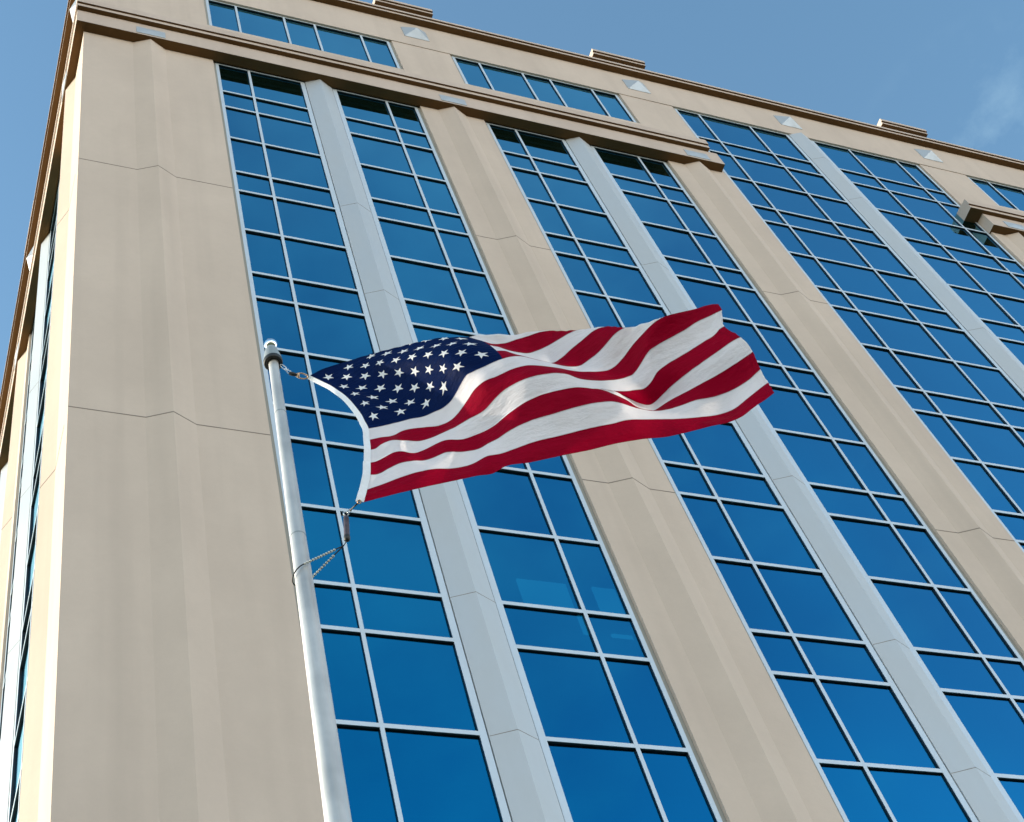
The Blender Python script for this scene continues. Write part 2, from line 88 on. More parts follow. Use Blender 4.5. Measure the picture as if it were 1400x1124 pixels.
-327 1240 -314 -330 1259 -336 -334 1277 -361 -338 1294 -390 -340 1311 -422 -338 1328 -456 -332 1345 -489 -327 1363 -519 -324 1379 -550 -323 1399 -565 -334 1415 -594 -337 1431 -622 -340 1457 -638 -346 1486 -648 -343 1514 -661 -345 1544 -672 -342 1575 -683 -339 1602 -695 -338 1625 -707 -339 1649 -716 -337 1673 -724 -335 1696 -732 -335 1716 -741 -339 1734 -753 -347 1752 -767 -355 1770 -782 -361 1791
-793 -364 1814 -803 -365 1839 -808 -369 81 373 -353 110 361 -354 138 350 -355 166 340 -357 193 328 -358 220 313 -358 246 292 -354 272 276 -353 299 261 -355 326 249 -359 354 239 -360 383 231 -358 413 222 -357 440 208 -360 465 188 -367 489 164 -373 513 132 -371 534 90 -362 552 35 -353 568 -23 -349 583 -74 -353 601 -113 -360 623 -142 -365 648 -162 -366 674 -179 -367 699 -197 -367 723 -217 -366 746
-232 -364 769 -244 -361 794 -254 -357 818 -263 -356 843 -270 -357 867 -275 -361 892 -279 -366 917 -282 -371 942 -284 -375 969 -285 -376 996 -285 -376 1025 -283 -373 1054 -280 -370 1083 -277 -367 1112 -275 -365 1140 -275 -365 1166 -279 -366 1190 -287 -368 1213 -298 -370 1235 -311 -374 1257 -325 -379 1277 -342 -384 1298 -361 -386 1318 -383 -385 1337 -412 -380 1355 -443 -373 1372 -478 -367 1387 -517
-363 1404 -545 -367 1419 -577 -370 1435 -608 -371 1452 -637 -370 1471 -662 -370 1490 -684 -375 1520 -695 -372 1550 -706 -369 1577 -718 -368 1601 -730 -368 1626 -739 -365 1652 -747 -361 1676 -755 -359 1699 -765 -360 1719 -777 -366 1738 -791 -371 1758 -806 -375 1781 -817 -376 1805 -826 -376 1830 -831 -380 76 370 -397 104 357 -398 131 344 -398 159 333 -400 187 322 -403 214 307 -402 240 286 -397 267
270 -395 294 257 -397 322 244 -402 350 234 -405 379 226 -403 409 219 -402 437 209 -404 462 191 -408 487 168 -413 510 140 -412 532 103 -406 551 56 -399 567 3 -396 581 -54 -397 598 -97 -404 619 -130 -408 643 -152 -410 669 -169 -411 695 -188 -409 721 -208 -406 743 -225 -404 766 -239 -402 789 -252 -401 812 -263 -401 835 -274 -404 859 -282 -408 882 -288 -413 907 -293 -417 933 -296 -419 960 -297 -419
987 -297 -417 1016 -296 -414 1045 -294 -411 1074 -291 -408 1102 -290 -407 1129 -291 -408 1155 -294 -410 1180 -299 -412 1205 -306 -415 1229 -312 -419 1253 -320 -423 1277 -329 -426 1300 -340 -430 1322 -355 -429 1344 -377 -424 1364 -406 -416 1381 -440 -409 1396 -482 -404 1409 -522 -403 1422 -559 -406 1437 -593 -406 1454 -626 -402 1474 -656 -395 1493 -681 -391 1513 -704 -391 1532 -724 -395 1553 -740
-398 1577 -752 -398 1603 -762 -394 1630 -770 -388 1656 -779 -383 1680 -790 -383 1703 -803 -386 1724 -818 -389 1745 -833 -391 1769 -844 -391 1794 -854 -390 1819 -859 -393 71 365 -441 98 351 -442 125 333 -441 152 319 -442 179 307 -444 206 294 -444 234 278 -440 262 266 -438 290 256 -441 317 244 -446 345 234 -451 373 224 -450 403 216 -447 431 205 -446 458 187 -448 482 165 -452 506 138 -451 528 106
-447 549 66 -443 567 20 -443 583 -30 -445 601 -71 -452 621 -104 -456 644 -132 -455 669 -155 -453 694 -178 -449 720 -200 -445 741 -219 -444 763 -236 -443 785 -251 -444 806 -265 -447 828 -278 -451 851 -289 -455 874 -297 -459 899 -303 -461 924 -307 -462 951 -310 -460 979 -311 -457 1007 -310 -453 1036 -308 -450 1064 -305 -449 1092 -303 -451 1119 -302 -454 1145 -305 -457 1171 -309 -459 1197 -312 -461
1223 -315 -462 1249 -320 -464 1273 -327 -466 1298 -335 -468 1322 -345 -468 1345 -362 -463 1367 -385 -455 1387 -414 -448 1403 -450 -444 1416 -491 -443 1428 -533 -444 1441 -574 -443 1458 -610 -437 1478 -637 -429 1499 -662 -420 1520 -685 -416 1541 -703 -416 1564 -710 -423 1586 -726 -423 1610 -739 -418 1636 -752 -412 1661 -765 -406 1684 -780 -403 1706 -796 -405 1726 -813 -408 1748 -830 -409 1770 -844
-409 1794 -856 -407 1819 -866 -409 65 358 -484 92 345 -486 117 321 -482 143 302 -482 170 288 -483 198 278 -484 227 270 -483 257 262 -482 285 255 -485 313 246 -491 340 235 -497 368 222 -497 397 211 -492 425 197 -488 451 178 -487 476 157 -489 500 131 -490 523 102 -488 545 69 -487 566 34 -490 585 -3 -495 605 -37 -502 626 -70 -504 648 -105 -499 670 -138 -493 694 -166 -488 719 -191 -484 739 -212 -484
760 -231 -485 780 -249 -488 801 -265 -492 822 -280 -496 844 -292 -500 867 -302 -502 892 -309 -503 917 -315 -502 943 -320 -499 970 -323 -496 998 -323 -493 1027 -321 -490 1055 -318 -491 1083 -314 -495 1109 -313 -500 1135 -314 -504 1161 -317 -506 1188 -319 -506 1216 -321 -505 1242 -324 -504 1268 -330 -504 1293 -338 -506 1317 -347 -505 1342 -358 -502 1366 -373 -496 1389 -392 -490 1409 -418 -487 1423
-456 -485 1434 -503 -483 1446 -551 -478 1462 -588 -472 1484 -610 -467 1507 -630 -458 1529 -650 -452 1551 -668 -450 1573 -681 -453 1595 -699 -451 1618 -715 -448 1643 -730 -441 1667 -748 -434 1690 -766 -429 1711 -784 -428 1732 -801 -431 1753 -818 -432 1775 -834 -432 1798 -849 -431 1820 -864 -432 59 354 -526 86 341 -529 110 313 -524 136 291 -523 162 275 -523 190 266 -526 220 263 -527 250 259 -526 280
255 -529 308 247 -536 335 234 -541 362 219 -541 390 205 -536 418 189 -529 444 170 -526 469 149 -527 494 126 -530 517 101 -531 541 74 -532 563 47 -536 586 21 -543 608 -6 -548 630 -38 -548 651 -76 -540 673 -114 -532 695 -147 -526 718 -176 -525 738 -198 -526 757 -220 -529 777 -240 -533 797 -258 -537 817 -274 -541 839 -288 -544 862 -299 -544 887 -308 -543 912 -315 -541 937 -322 -538 963 -327 -536 991
-328 -533 1018 -329 -532 1046 -327 -533 1073 -323 -539 1099 -321 -546 1125 -322 -550 1151 -324 -552 1179 -326 -551 1207 -327 -547 1235 -329 -544 1261 -335 -543 1286 -342 -544 1311 -349 -545 1336 -357 -543 1363 -366 -538 1388 -377 -532 1411 -393 -530 1428 -426 -526 1440 -471 -522 1452 -521 -516 1468 -559 -510 1490 -579 -505 1513 -598 -497 1537 -615 -490 1559 -633 -487 1581 -652 -485 1602 -672 -484
1624 -690 -480 1648 -708 -474 1671 -728 -466 1693 -749 -460 1714 -768 -459 1735 -786 -460 1756 -804 -462 1777 -822 -462 1798 -841 -462 1820 -859 -461 54 357 -571 81 343 -573 105 316 -569 130 293 -568 155 275 -568 183 264 -569 213 261 -571 243 259 -571 273 257 -574 301 248 -580 327 234 -584 354 217 -584 381 200 -578 409 183 -570 436 165 -567 461 146 -569 487 128 -573 511 108 -577 535 86 -581 560 64
-585 584 43 -589 608 20 -591 632 -7 -589 654 -41 -582 676 -78 -575 697 -113 -571 719 -144 -571 737 -169 -574 756 -193 -578 774 -215 -582 794 -235 -586 814 -252 -588 836 -267 -589 860 -279 -588 884 -290 -586 908 -299 -584 932 -308 -582 958 -315 -580 983 -320 -579 1010 -323 -578 1036 -325 -579 1062 -324 -583 1088 -325 -590 1113 -327 -595 1139 -329 -597 1167 -330 -594 1196 -331 -589 1224 -332 -585
1251 -335 -584 1276 -341 -585 1301 -348 -587 1327 -353 -586 1354 -359 -582 1381 -366 -575 1407 -377 -570 1427 -401 -566 1443 -436 -563 1457 -479 -558 1472 -517 -552 1492 -544 -545 1515 -565 -537 1539 -583 -529 1561 -602 -524 1583 -621 -522 1604 -641 -521 1626 -660 -517 1649 -679 -512 1671 -700 -505 1693 -722 -499 1714 -742 -497 1735 -760 -497 1756 -779 -499 1776 -800 -499 1795 -825 -497 1816 -845
-496 49 362 -612 76 349 -615 100 326 -613 125 303 -612 150 282 -611 177 267 -611 206 262 -613 236 261 -614 266 259 -617 294 250 -621 320 233 -623 346 215 -622 373 197 -616 401 179 -609 427 161 -606 453 146 -609 479 132 -616 505 118 -623 531 101 -627 556 82 -630 581 63 -631 607 44 -630 632 21 -627 656 -6 -623 679 -38 -619 700 -73 -617 721 -106 -619 738 -133 -622 755 -159 -627 774 -183 -631 793 -204
-633 814 -223 -634 836 -239 -632 859 -252 -629 883 -263 -626 906 -274 -625 930 -285 -625 953 -295 -625 978 -304 -624 1003 -311 -623 1028 -317 -622 1053 -321 -625 1078 -326 -629 1102 -329 -634 1128 -331 -637 1156 -332 -634 1184 -334 -628 1213 -334 -623 1241 -335 -621 1267 -339 -623 1292 -344 -626 1318 -349 -626 1345 -354 -622 1373 -359 -614 1400 -367 -607 1425 -380 -603 1445 -400 -604 1462 -431
-603 1477 -469 -598 1494 -507 -587 1515 -533 -578 1538 -552 -571 1561 -572 -565 1583 -590 -563 1604 -610 -561 1625 -630 -558 1647 -649 -554 1670 -670 -548 1691 -691 -544 1712 -712 -541 1733 -732 -540 1753 -751 -541 1772 -775 -541 1790 -806 -536 1810 -827 -536 45 365 -643 72 353 -646 97 332 -645 122 310 -644 147 287 -643 173 269 -642 202 262 -645 232 261 -646 262 260 -650 290 249 -651 316 231 -651
342 212 -648 369 192 -643 396 174 -638 422 156 -636 449 143 -641 476 133 -649 503 123 -657 529 109 -661 555 92 -662 582 75 -660 609 57 -658 635 38 -655 660 15 -653 683 -14 -652 703 -49 -652 723 -84 -654 740 -113 -658 758 -139 -662 776 -164 -666 795 -186 -667 817 -205 -666 839 -221 -662 863 -234 -658 886 -247 -655 909 -259 -655 932 -272 -656 954 -284 -658 978 -295 -659 1002 -304 -657 1027 -313 -655
1052 -320 -655 1076 -327 -657 1100 -331 -662 1126 -334 -665 1153 -336 -664 1182 -338 -657 1211 -337 -652 1240 -335 -651 1267 -336 -652 1292 -340 -656 1318 -344 -657 1346 -347 -654 1375 -350 -647 1403 -355 -639 1430 -361 -636 1454 -371 -638 1472 -395 -640 1488 -432 -636 1502 -478 -624 1522 -507 -617 1544 -529 -611 1566 -550 -605 1587 -569 -603 1608 -589 -601 1629 -610 -599 1651 -630 -597 1672 -651
-593 1694 -672 -589 1714 -693 -587 1735 -715 -585 1755 -735 -586 1774 -761 -584 1791 -795 -578 1810 -816 -579 42 363 -656 70 351 -658 95 331 -658 121 308 -657 146 284 -655 172 266 -655 201 259 -658 231 257 -661 262 256 -664 290 245 -663 317 227 -661 343 207 -658 370 186 -654 396 166 -651 423 149 -652 450 136 -657 477 128 -666 505 119 -672 533 105 -674 560 90 -673 588 73 -670 615 56 -667 641 36
-664 666 12 -663 688 -19 -664 709 -55 -665 729 -90 -668 747 -118 -672 765 -144 -675 784 -168 -678 804 -190 -678 825 -208 -676 849 -223 -672 873 -237 -668 897 -249 -665 920 -262 -665 942 -276 -669 963 -289 -673 986 -301 -674 1011 -311 -672 1037 -318 -669 1063 -325 -668 1088 -330 -670 1113 -335 -674 1138 -340 -678 1165 -342 -678 1194 -344 -673 1224 -342 -667 1254 -338 -666 1282 -336 -668 1309 -335
-671 1336 -336 -675 1364 -336 -674 1394 -337 -669 1423 -338 -664 1451 -342 -661 1475 -354 -663 1494 -378 -665 1509 -416 -662 1523 -461 -654 1541 -492 -650 1561 -516 -646 1582 -540 -641 1603 -562 -640 1623 -584 -639 1643 -607 -638 1663 -629 -637 1684 -652 -635 1705 -674 -633 1725 -697 -631 1745 -720 -629 1765 -742 -629 1784 -767 -627 1802 -799 -622 1822 -820 -624 41 359 -658 69 346 -660 95 325 -660
120 302 -659 146 278 -657 173 261 -658 202 254 -662 233 253 -665 264 251 -666 293 239 -663 321 222 -661 348 200 -658 374 179 -655 400 158 -655 427 140 -658 454 129 -664 483 121 -672 511 110 -675 540 96 -675 568 80 -672 596 63 -668 624 45 -664 650 22 -663 673 -6 -663 695 -41 -665 715 -77 -667 737 -111 -670 755 -138 -672 774 -163 -675 794 -186 -676 815 -206 -677 837 -224 -676 861 -238 -672 886 -250
-667 911 -262 -665 934 -275 -666 956 -289 -670 978 -303 -676 1001 -315 -678 1026 -324 -677 1054 -329 -674 1081 -332 -671 1108 -335 -672 1133 -340 -676 1159 -346 -679 1185 -349 -681 1214 -349 -678 1245 -348 -673 1276 -342 -671 1307 -334 -673 1336 -330 -678 1364 -327 -682 1393 -323 -685 1423 -321 -684 1453 -320 -682 1480 -326 -682 1503 -344 -681 1520 -373 -682 1535 -411 -682 1550 -451 -679 1567 -482
-678 1586 -510 -676 1606 -537 -674 1625 -563 -673 1644 -588 -674 1663 -613 -675 1682 -638 -675 1702 -662 -675 1721 -686 -674 1741 -711 -673 1761 -735 -671 1781 -759 -670 1801 -783 -669 1820 -809 -667 1840 -829 -670 40 356 -658 68 342 -661 95 321 -660 121 297 -659 147 273 -657 174 257 -658 204 251 -662 236 250 -665 267 247 -666 297 235 -662 325 217 -659 352 195 -656 378 172 -656 404 150 -658 431
133 -662 459 123 -669 489 115 -674 518 103 -675 547 88 -673 576 72 -669 604 54 -664 632 34 -662 657 9 -662 680 -23 -664 700 -62 -666 721 -98 -669 743 -130 -671 763 -156 -672 784 -179 -672 804 -201 -674 826 -221 -675 848 -238 -674 873 -252 -671 898 -263 -667 924 -274 -665 947 -286 -666 970 -300 -671 992 -315 -676 1015 -326 -680 1042 -334 -679 1070 -336 -675 1099 -337 -672 1128 -338 -672 1154 -343
-675 1179 -350 -678 1207 -351 -681 1236 -351 -680 1267 -349 -675 1300 -340 -673 1332 -329 -675 1363 -321 -680 1393 -315 -686 1422 -309 -691 1452 -306 -694 1481 -305 -696 1507 -314 -697 1528 -339 -696 1544 -372 -696 1560 -408 -698 1575 -443 -700 1592 -474 -702 1610 -504 -703 1628 -533 -703 1646 -561 -705 1663 -589 -707 1682 -615 -710 1700 -642 -711 1719 -667 -712 1738 -692 -712 1758 -717 -712 1778
-743 -711 1798 -768 -709 1817 -792 -709 1837 -814 -711 1857 -835 -714 39 352 -659 68 339 -661 94 317 -660 121 293 -659 147 269 -657 175 253 -659 206 248 -662 238 248 -665 270 245 -665 300 231 -660 328 213 -657 355 189 -656 381 165 -657 406 142 -661 434 126 -666 463 117 -672 493 110 -675 523 98 -674 553 83 -670 582 66 -666 610 47 -663 638 25 -661 662 -3 -662 684 -38 -666 704 -78 -670 725 -114 -673
749 -146 -673 770 -169 -671 792 -191 -670 813 -212 -670 835 -232 -672 857 -250 -673 882 -263 -672 907 -275 -668 933 -285 -666 958 -297 -666 981 -310 -670 1003 -324 -676 1027 -335 -680 1054 -341 -680 1083 -342 -677 1114 -341 -673 1143 -342 -671 1170 -345 -673 1197 -349 -677 1225 -349 -682 1255 -346 -682 1287 -342 -679 1321 -332 -677 1354 -319 -678 1387 -306 -684 1417 -299 -690 1446 -296 -695 1475
-294 -701 1503 -298 -704 1526 -312 -706 1546 -340 -706 1563 -372 -709 1578 -405 -713 1595 -437 -718 1612 -466 -722 1629 -496 -726 1646 -525 -730 1663 -554 -734 1680 -582 -738 1698 -609 -742 1717 -635 -745 1735 -661 -747 1755 -686 -748 1774 -711 -748 1794 -736 -748 1814 -762 -747 1833 -787 -748 1853 -809 -752 1872 -832 -756 38 348 -661 66 334 -663 93 312 -662 120 288 -661 147 263 -660 175 249 -661
207 244 -664 240 245 -667 272 241 -666 302 226 -662 330 206 -659 356 181 -659 381 156 -662 408 134 -666 436 119 -671 466 112 -675 497 104 -676 528 92 -673 558 76 -669 587 58 -666 615 38 -664 642 15 -663 666 -16 -665 687 -54 -669 707 -94 -674 729 -130 -676 753 -160 -674 776 -182 -671 798 -203 -668 821 -223 -668 842 -243 -671 865 -261 -673 889 -275 -674 914 -286 -672 941 -297 -669 966 -308 -668 990
-320 -671 1013 -333 -676 1038 -343 -681 1065 -348 -682 1094 -348 -680 1125 -347 -676 1155 -348 -673 1184 -349 -674 1212 -349 -679 1241 -346 -685 1272 -341 -687 1304 -334 -685 1339 -322 -684 1373 -308 -685 1407 -293 -691 1438 -286 -697 1466 -287 -702 1494 -287 -709 1519 -297 -713 1541 -318 -714 1560 -347 -716 1577 -377 -721 1594 -406 -727 1611 -434 -734 1628 -461 -741 1646 -489 -748 1662 -517 -754
1680 -545 -760 1697 -571 -766 1715 -597 -771 1734 -622 -775 1753 -648 -778 1773 -672 -780 1792 -697 -781 1812 -722 -781 1831 -748 -782 1850 -774 -785 1868 -799 -789 1886 -824 -793 35 346 -674 64 332 -676 92 310 -675 118 285 -674 145 261 -673 174 246 -674 206 241 -677 239 242 -679 271 237 -678 301 222 -674 329 201 -673 355 175 -675 380 150 -678 407 128 -682 436 115 -686 468 109 -688 500 102 -687
531 90 -683 560 73 -680 589 54 -678 617 33 -677 643 8 -677 667 -23 -679 688 -62 -682 709 -101 -687 732 -136 -690 757 -165 -687 780 -186 -682 804 -205 -678 827 -224 -678 849 -244 -681 871 -262 -685 895 -277 -688 920 -289 -686 947 -299 -683 973 -309 -681 998 -321 -682 1022 -333 -687 1046 -343 -692 1073 -348 -695 1102 -350 -694 1133 -349 -691 1163 -351 -687 1192 -351 -688 1222 -349 -693 1252 -344
-698 1283 -338 -701 1316 -329 -701 1351 -318 -700 1385 -305 -701 1419 -288 -708 1450 -282 -713 1478 -286 -717 1505 -288 -725 1529 -302 -729 1550 -327 -730 1569 -355 -733 1587 -382 -739 1605 -408 -746 1623 -433 -755 1641 -458 -763 1658 -483 -772 1676 -509 -779 1694 -535 -787 1712 -559 -793 1731 -582 -798 1751 -606 -802 1771 -630 -805 1790 -654 -808 1810 -679 -810 1830 -704 -811 1849 -730 -814 1867
-757 -817 1884 -784 -822 1901 -812 -827 31 346 -704 61 334 -707 89 313 -706 115 288 -705 142 263 -704 171 247 -704 202 239 -705 235 237 -706 267 231 -706 297 218 -705 325 198 -706 351 173 -708 377 148 -712 404 126 -714 434 115 -716 467 111 -716 500 105 -713 531 94 -710 561 78 -709 588 58 -710 615 34 -710 642 8 -710 666 -22 -711 689 -59 -714 710 -97 -718 733 -130 -721 760 -156 -718 784 -175 -713
808 -193 -708 832 -211 -707 854 -229 -711 876 -247 -716 899 -263 -720 924 -276 -720 951 -287 -717 978 -297 -713 1003 -309 -713 1028 -321 -716 1052 -332 -721 1078 -340 -724 1106 -345 -724 1136 -347 -721 1165 -350 -718 1195 -352 -717 1224 -351 -721 1254 -347 -725 1285 -342 -728 1318 -333 -729 1352 -323 -728 1386 -312 -729 1420 -299 -735 1450 -295 -739 1478 -299 -743 1505 -303 -750 1529 -316 -754
1551 -339 -756 1570 -363 -760 1590 -388 -766 1609 -411 -774 1627 -434 -783 1646 -457 -791 1665 -481 -800 1684 -504 -807 1703 -525 -814 1724 -545 -820 1745 -566 -825 1765 -587 -828 1786 -609 -832 1806 -632 -835 1826 -656 -838 1845 -680 -841 1864 -706 -845 1881 -735 -849 1898 -765 -853 1914 -795 -858 26 348 -744 56 339 -749 85 319 -749 111 294 -747 138 269 -746 167 250 -745 197 238 -745 229 232 -744
260 225 -745 291 215 -748 319 197 -750 346 174 -753 372 149 -756 400 128 -756 431 118 -756 464 115 -755 498 110 -751 529 100 -748 558 85 -751 586 65 -754 612 38 -755 638 12 -755 664 -15 -754 688 -49 -755 710 -84 -758 734 -115 -762 761 -139 -761 785 -157 -756 811 -172 -751 835 -188 -750 858 -205 -753 880 -222 -759 903 -239 -764 928 -253 -764 954 -265 -761 981 -276 -757 1007 -288 -755 1031 -301 -757
1055 -315 -761 1080 -326 -764 1107 -334 -764 1135 -340 -762 1164 -346 -759 1193 -350 -757 1221 -352 -759 1251 -351 -762 1282 -348 -764 1314 -341 -766 1347 -333 -766 1380 -326 -767 1412 -319 -770 1442 -317 -773 1470 -320 -776 1498 -325 -781 1523 -336 -785 1546 -353 -789 1567 -373 -794 1588 -394 -800 1608 -415 -808 1627 -437 -815 1647 -459 -823 1667 -480 -831 1688 -499 -838 1710 -515 -844 1733 -531
-848 1755 -548 -852 1777 -566 -856 1798 -587 -860 1819 -609 -865 1838 -632 -869 1858 -655 -874 1876 -681 -877 1894 -711 -881 1910 -743 -884 1925 -776 -887 19 350 -788 50 342 -792 78 324 -793 105 298 -791 132 274 -790 160 253 -788 190 238 -787 221 227 -787 251 218 -788 282 210 -793 311 195 -796 339 174 -799 366 151 -800 394 132 -799 426 123 -798 459 120 -796 493 116 -792 525 106 -790 554 91 -795
580 69 -801 605 40 -802 632 16 -801 660 -8 -799 685 -38 -797 709 -69 -800 734 -98 -804 761 -121 -804 786 -137 -801 812 -152 -796 837 -166 -795 861 -181 -797 883 -198 -803 906 -214 -808 930 -229 -809 956 -242 -806 983 -254 -802 1009 -266 -799 1034 -280 -800 1058 -294 -803 1082 -308 -806 1107 -320 -807 1135 -329 -805 1163 -336 -803 1191 -343 -801 1219 -349 -801 1248 -351 -803 1277 -350 -805 1309
-346 -807 1340 -341 -808 1372 -337 -809 1403 -336 -810 1433 -336 -812 1461 -338 -815 1489 -344 -818 1515 -353 -821 1539 -366 -826 1562 -381 -832 1584 -399 -838 1606 -418 -845 1626 -438 -852 1647 -458 -858 1668 -477 -865 1691 -492 -871 1716 -504 -875 1741 -516 -878 1765 -530 -881 1788 -547 -884 1809 -566 -890 1829 -588 -897 1848 -612 -903 1867 -637 -908 1885 -663 -911 1903 -692 -914 1919 -726 -915
1936 -760 -916 9 354 -832 39 343 -835 68 325 -835 95 301 -834 123 278 -833 151 257 -831 180 240 -830 210 226 -830 240 214 -833 270 203 -837 300 189 -840 329 172 -842 357 154 -842 387 139 -842 419 131 -841 453 127 -838 486 121 -834 518 110 -833 546 92 -838 571 67 -844 596 38 -846 625 16 -846 654 -2 -843 682 -26 -840 708 -53 -841 733 -79 -846 760 -103 -848 784 -119 -846 810 -133 -842 836 -146 -839
861 -160 -840 885 -175 -845 908 -191 -850 932 -206 -852 958 -219 -850 984 -231 -847 1010 -244 -844 1036 -257 -844 1060 -272 -846 1084 -287 -849 1109 -299 -850 1136 -310 -849 1163 -318 -848 1191 -327 -847 1218 -335 -846 1246 -341 -847 1275 -345 -849 1304 -345 -851 1335 -344 -851 1366 -344 -852 1396 -345 -852 1425 -347 -853 1454 -350 -856 1482 -356 -858 1508 -365 -862 1534 -375 -867 1558 -388 -873
1581 -402 -879 1604 -418 -886 1626 -435 -892 1648 -451 -898 1671 -467 -904 1696 -479 -908 1722 -489 -911 1748 -499 -913 1774 -512 -914 1797 -529 -918 1817 -549 -925 1836 -573 -933 1853 -600 -940 1871 -628 -945 1890 -655 -947 1909 -685 -948 1927 -717 -947 1945 -749 -947 -2 360 -877 27 345 -878 56 326 -878 84 305 -877 112 283 -877 141 263 -875 170 244 -875 199 227 -875 228 211 -878 258 197 -881 287
183 -883 318 170 -883 349 158 -883 380 149 -885 412 141 -885 445 135 -883 478 127 -879 509 114 -877 536 93 -881 561 64 -886 587 35 -889 616 18 -890 647 6 -887 677 -12 -883 705 -35 -884 731 -59 -889 758 -82 -893 782 -99 -891 808 -113 -888 835 -125 -885 860 -138 -885 885 -153 -888 908 -168 -892 933 -182 -895 958 -195 -895 985 -207 -892 1011 -220 -890 1037 -233 -889 1062 -247 -891 1087 -261 -893 1112
-274 -894 1138 -285 -894 1165 -295 -894 1192 -305 -894 1219 -315 -893 1245 -326 -894 1273 -334 -894 1301 -340 -894 1331 -343 -894 1360 -345 -895 1390 -349 -895 1419 -353 -895 1447 -358 -897 1475 -364 -900 1502 -372 -904 1527 -381 -910 1552 -392 -917 1577 -403 -923 1601 -416 -929 1625 -429 -935 1649 -442 -941 1674 -454 -946 1700 -464 -950 1726 -474 -952 1753 -484 -952 1779 -497 -953 1802 -514 -957
1822 -536 -965 1839 -564 -975 1854 -595 -982 1871 -626 -986 1890 -655 -987 1911 -684 -984 1931 -713 -982 1950 -742 -981 -14 363 -922 15 345 -921 44 327 -921 73 308 -921 102 288 -920 130 269 -919 159 250 -919 188 231 -920 216 212 -923 246 196 -926 276 182 -926 308 172 -924 340 164 -924 372 157 -927 404 149 -929 436 140 -928 468 130 -924 499 116 -922 527 94 -924 552 64 -928 578 37 -931 608 23 -933
640 13 -931 672 -1 -927 700 -20 -927 727 -42 -932 754 -65 -937 779 -81 -936 805 -95 -934 832 -107 -930 858 -119 -929 883 -132 -931 908 -146 -935 932 -160 -938 958 -173 -938 984 -185 -937 1011 -197 -935 1037 -210 -934 1063 -223 -935 1088 -237 -937 1114 -249 -938 1140 -261 -938 1166 -272 -939 1193 -283 -939 1219 -295 -940 1245 -309 -939 1271 -321 -938 1299 -330 -938 1327 -336 -937 1356 -341 -937
1386 -346 -937 1414 -352 -938 1442 -359 -940 1469 -366 -943 1495 -375 -949 1521 -384 -956 1546 -394 -963 1571 -404 -969 1597 -414 -974 1622 -424 -979 1648 -435 -984 1674 -446 -988 1700 -456 -992 1726 -466 -995 1753 -477 -995 1779 -491 -997 1801 -508 -1001 1820 -531 -1010 1836 -561 -1020 1851 -595 -1027 1867 -628 -1031 1887 -658 -1030 1909 -685 -1025 1931 -712 -1021 1952 -739 -1019 -26 364 -964 3
346 -963 32 328 -963 62 310 -964 91 292 -963 120 274 -963 149 256 -963 178 237 -965 206 218 -968 236 201 -970 267 188 -969 299 179 -965 332 172 -964 363 164 -967 394 153 -971 425 141 -972 457 130 -969 489 116 -966 517 96 -967 544 70 -970 571 46 -975 601 32 -978 633 20 -975 664 5 -969 694 -12 -969 722 -32 -973 750 -51 -978 775 -67 -980 801 -80 -978 828 -91 -974 855 -102 -973 881 -115 -974 906 -129
-977 931 -142 -979 956 -155 -980 983 -167 -980 1009 -179 -978 1036 -191 -978 1062 -203 -978 1088 -216 -979 1113 -229 -980 1139 -241 -981 1166 -254 -982 1192 -266 -983 1218 -279 -983 1243 -292 -983 1270 -305 -982 1297 -315 -981 1326 -323 -981 1354 -330 -980 1383 -337 -981 1411 -344 -982 1438 -352 -984 1465 -360 -989 1490 -371 -996 1514 -382 -1004 1539 -393 -1011 1565 -404 -1016 1591 -413 -1019 1618
-423 -1022 1644 -434 -1025 1669 -445 -1029 1695 -457 -1034 1721 -468 -1037 1747 -480 -1040 1772 -494 -1042 1794 -512 -1047 1814 -536 -1055 1829 -565 -1065 1844 -600 -1073 1860 -633 -1076 1881 -662 -1074 1904 -688 -1068 1927 -713 -1062 1949 -740 -1059 -38 365 -1003 -8 348 -1003 22 331 -1003 51 315 -1003 81 298 -1003 111 281 -1003 140 264 -1004 169 246 -1006 198 228 -1010 227 212 -1012 259 199 -1010
292 190 -1005 324 181 -1002 355 170 -1004 385 156 -1009 415 141 -1012 447 129 -1011 479 117 -1007 509 101 -1006 537 80 -1009 565 62 -1016 595 47 -1020 626 29 -1015 657 10 -1009 687 -7 -1007 716 -23 -1011 745 -39 -1017 771 -52 -1019 797 -64 -1018 824 -76 -1016 851 -87 -1014 877 -99 -1015 903 -112 -1017 928 -125 -1019 954 -137 -1020 981 -149 -1020 1008 -160 -1019 1035 -172 -1018 1061 -184 -1018 1087
-196 -1019 1113 -209 -1020 1139 -223 -1021 1165 -236 -1023 1191 -249 -1024 1217 -261 -1025 1243 -274 -1024 1270 -285 -1024 1298 -295 -1023 1326 -304 -1022 1354 -312 -1022 1382 -320 -1023 1410 -329 -1025 1436 -337 -1029 1462 -348 -1035 1486 -360 -1042 1510 -374 -1050 1534 -388 -1056 1559 -400 -1060 1586 -411 -1061 1613 -422 -1061 1640 -434 -1063 1664 -448 -1067 1688 -462 -1073 1713 -476 -1079 1737
-489 -1083 1762 -504 -1086 1785 -522 -1091 1805 -544 -1098 1821 -573 -1108 1836 -606 -1115 1854 -639 -1118 1875 -667 -1115 1899 -690 -1109 1923 -714 -1102 1945 -742 -1098 -46 372 -1033 -16 357 -1033 14 341 -1033 44 325 -1034 74 309 -1035 104 294 -1035 134 278 -1036 164 262 -1039 193 245 -1042 223 229 -1045 254 216 -1043 287 206 -1037 320 196 -1032 350 182 -1033 379 164 -1039 409 148 -1043 440 134
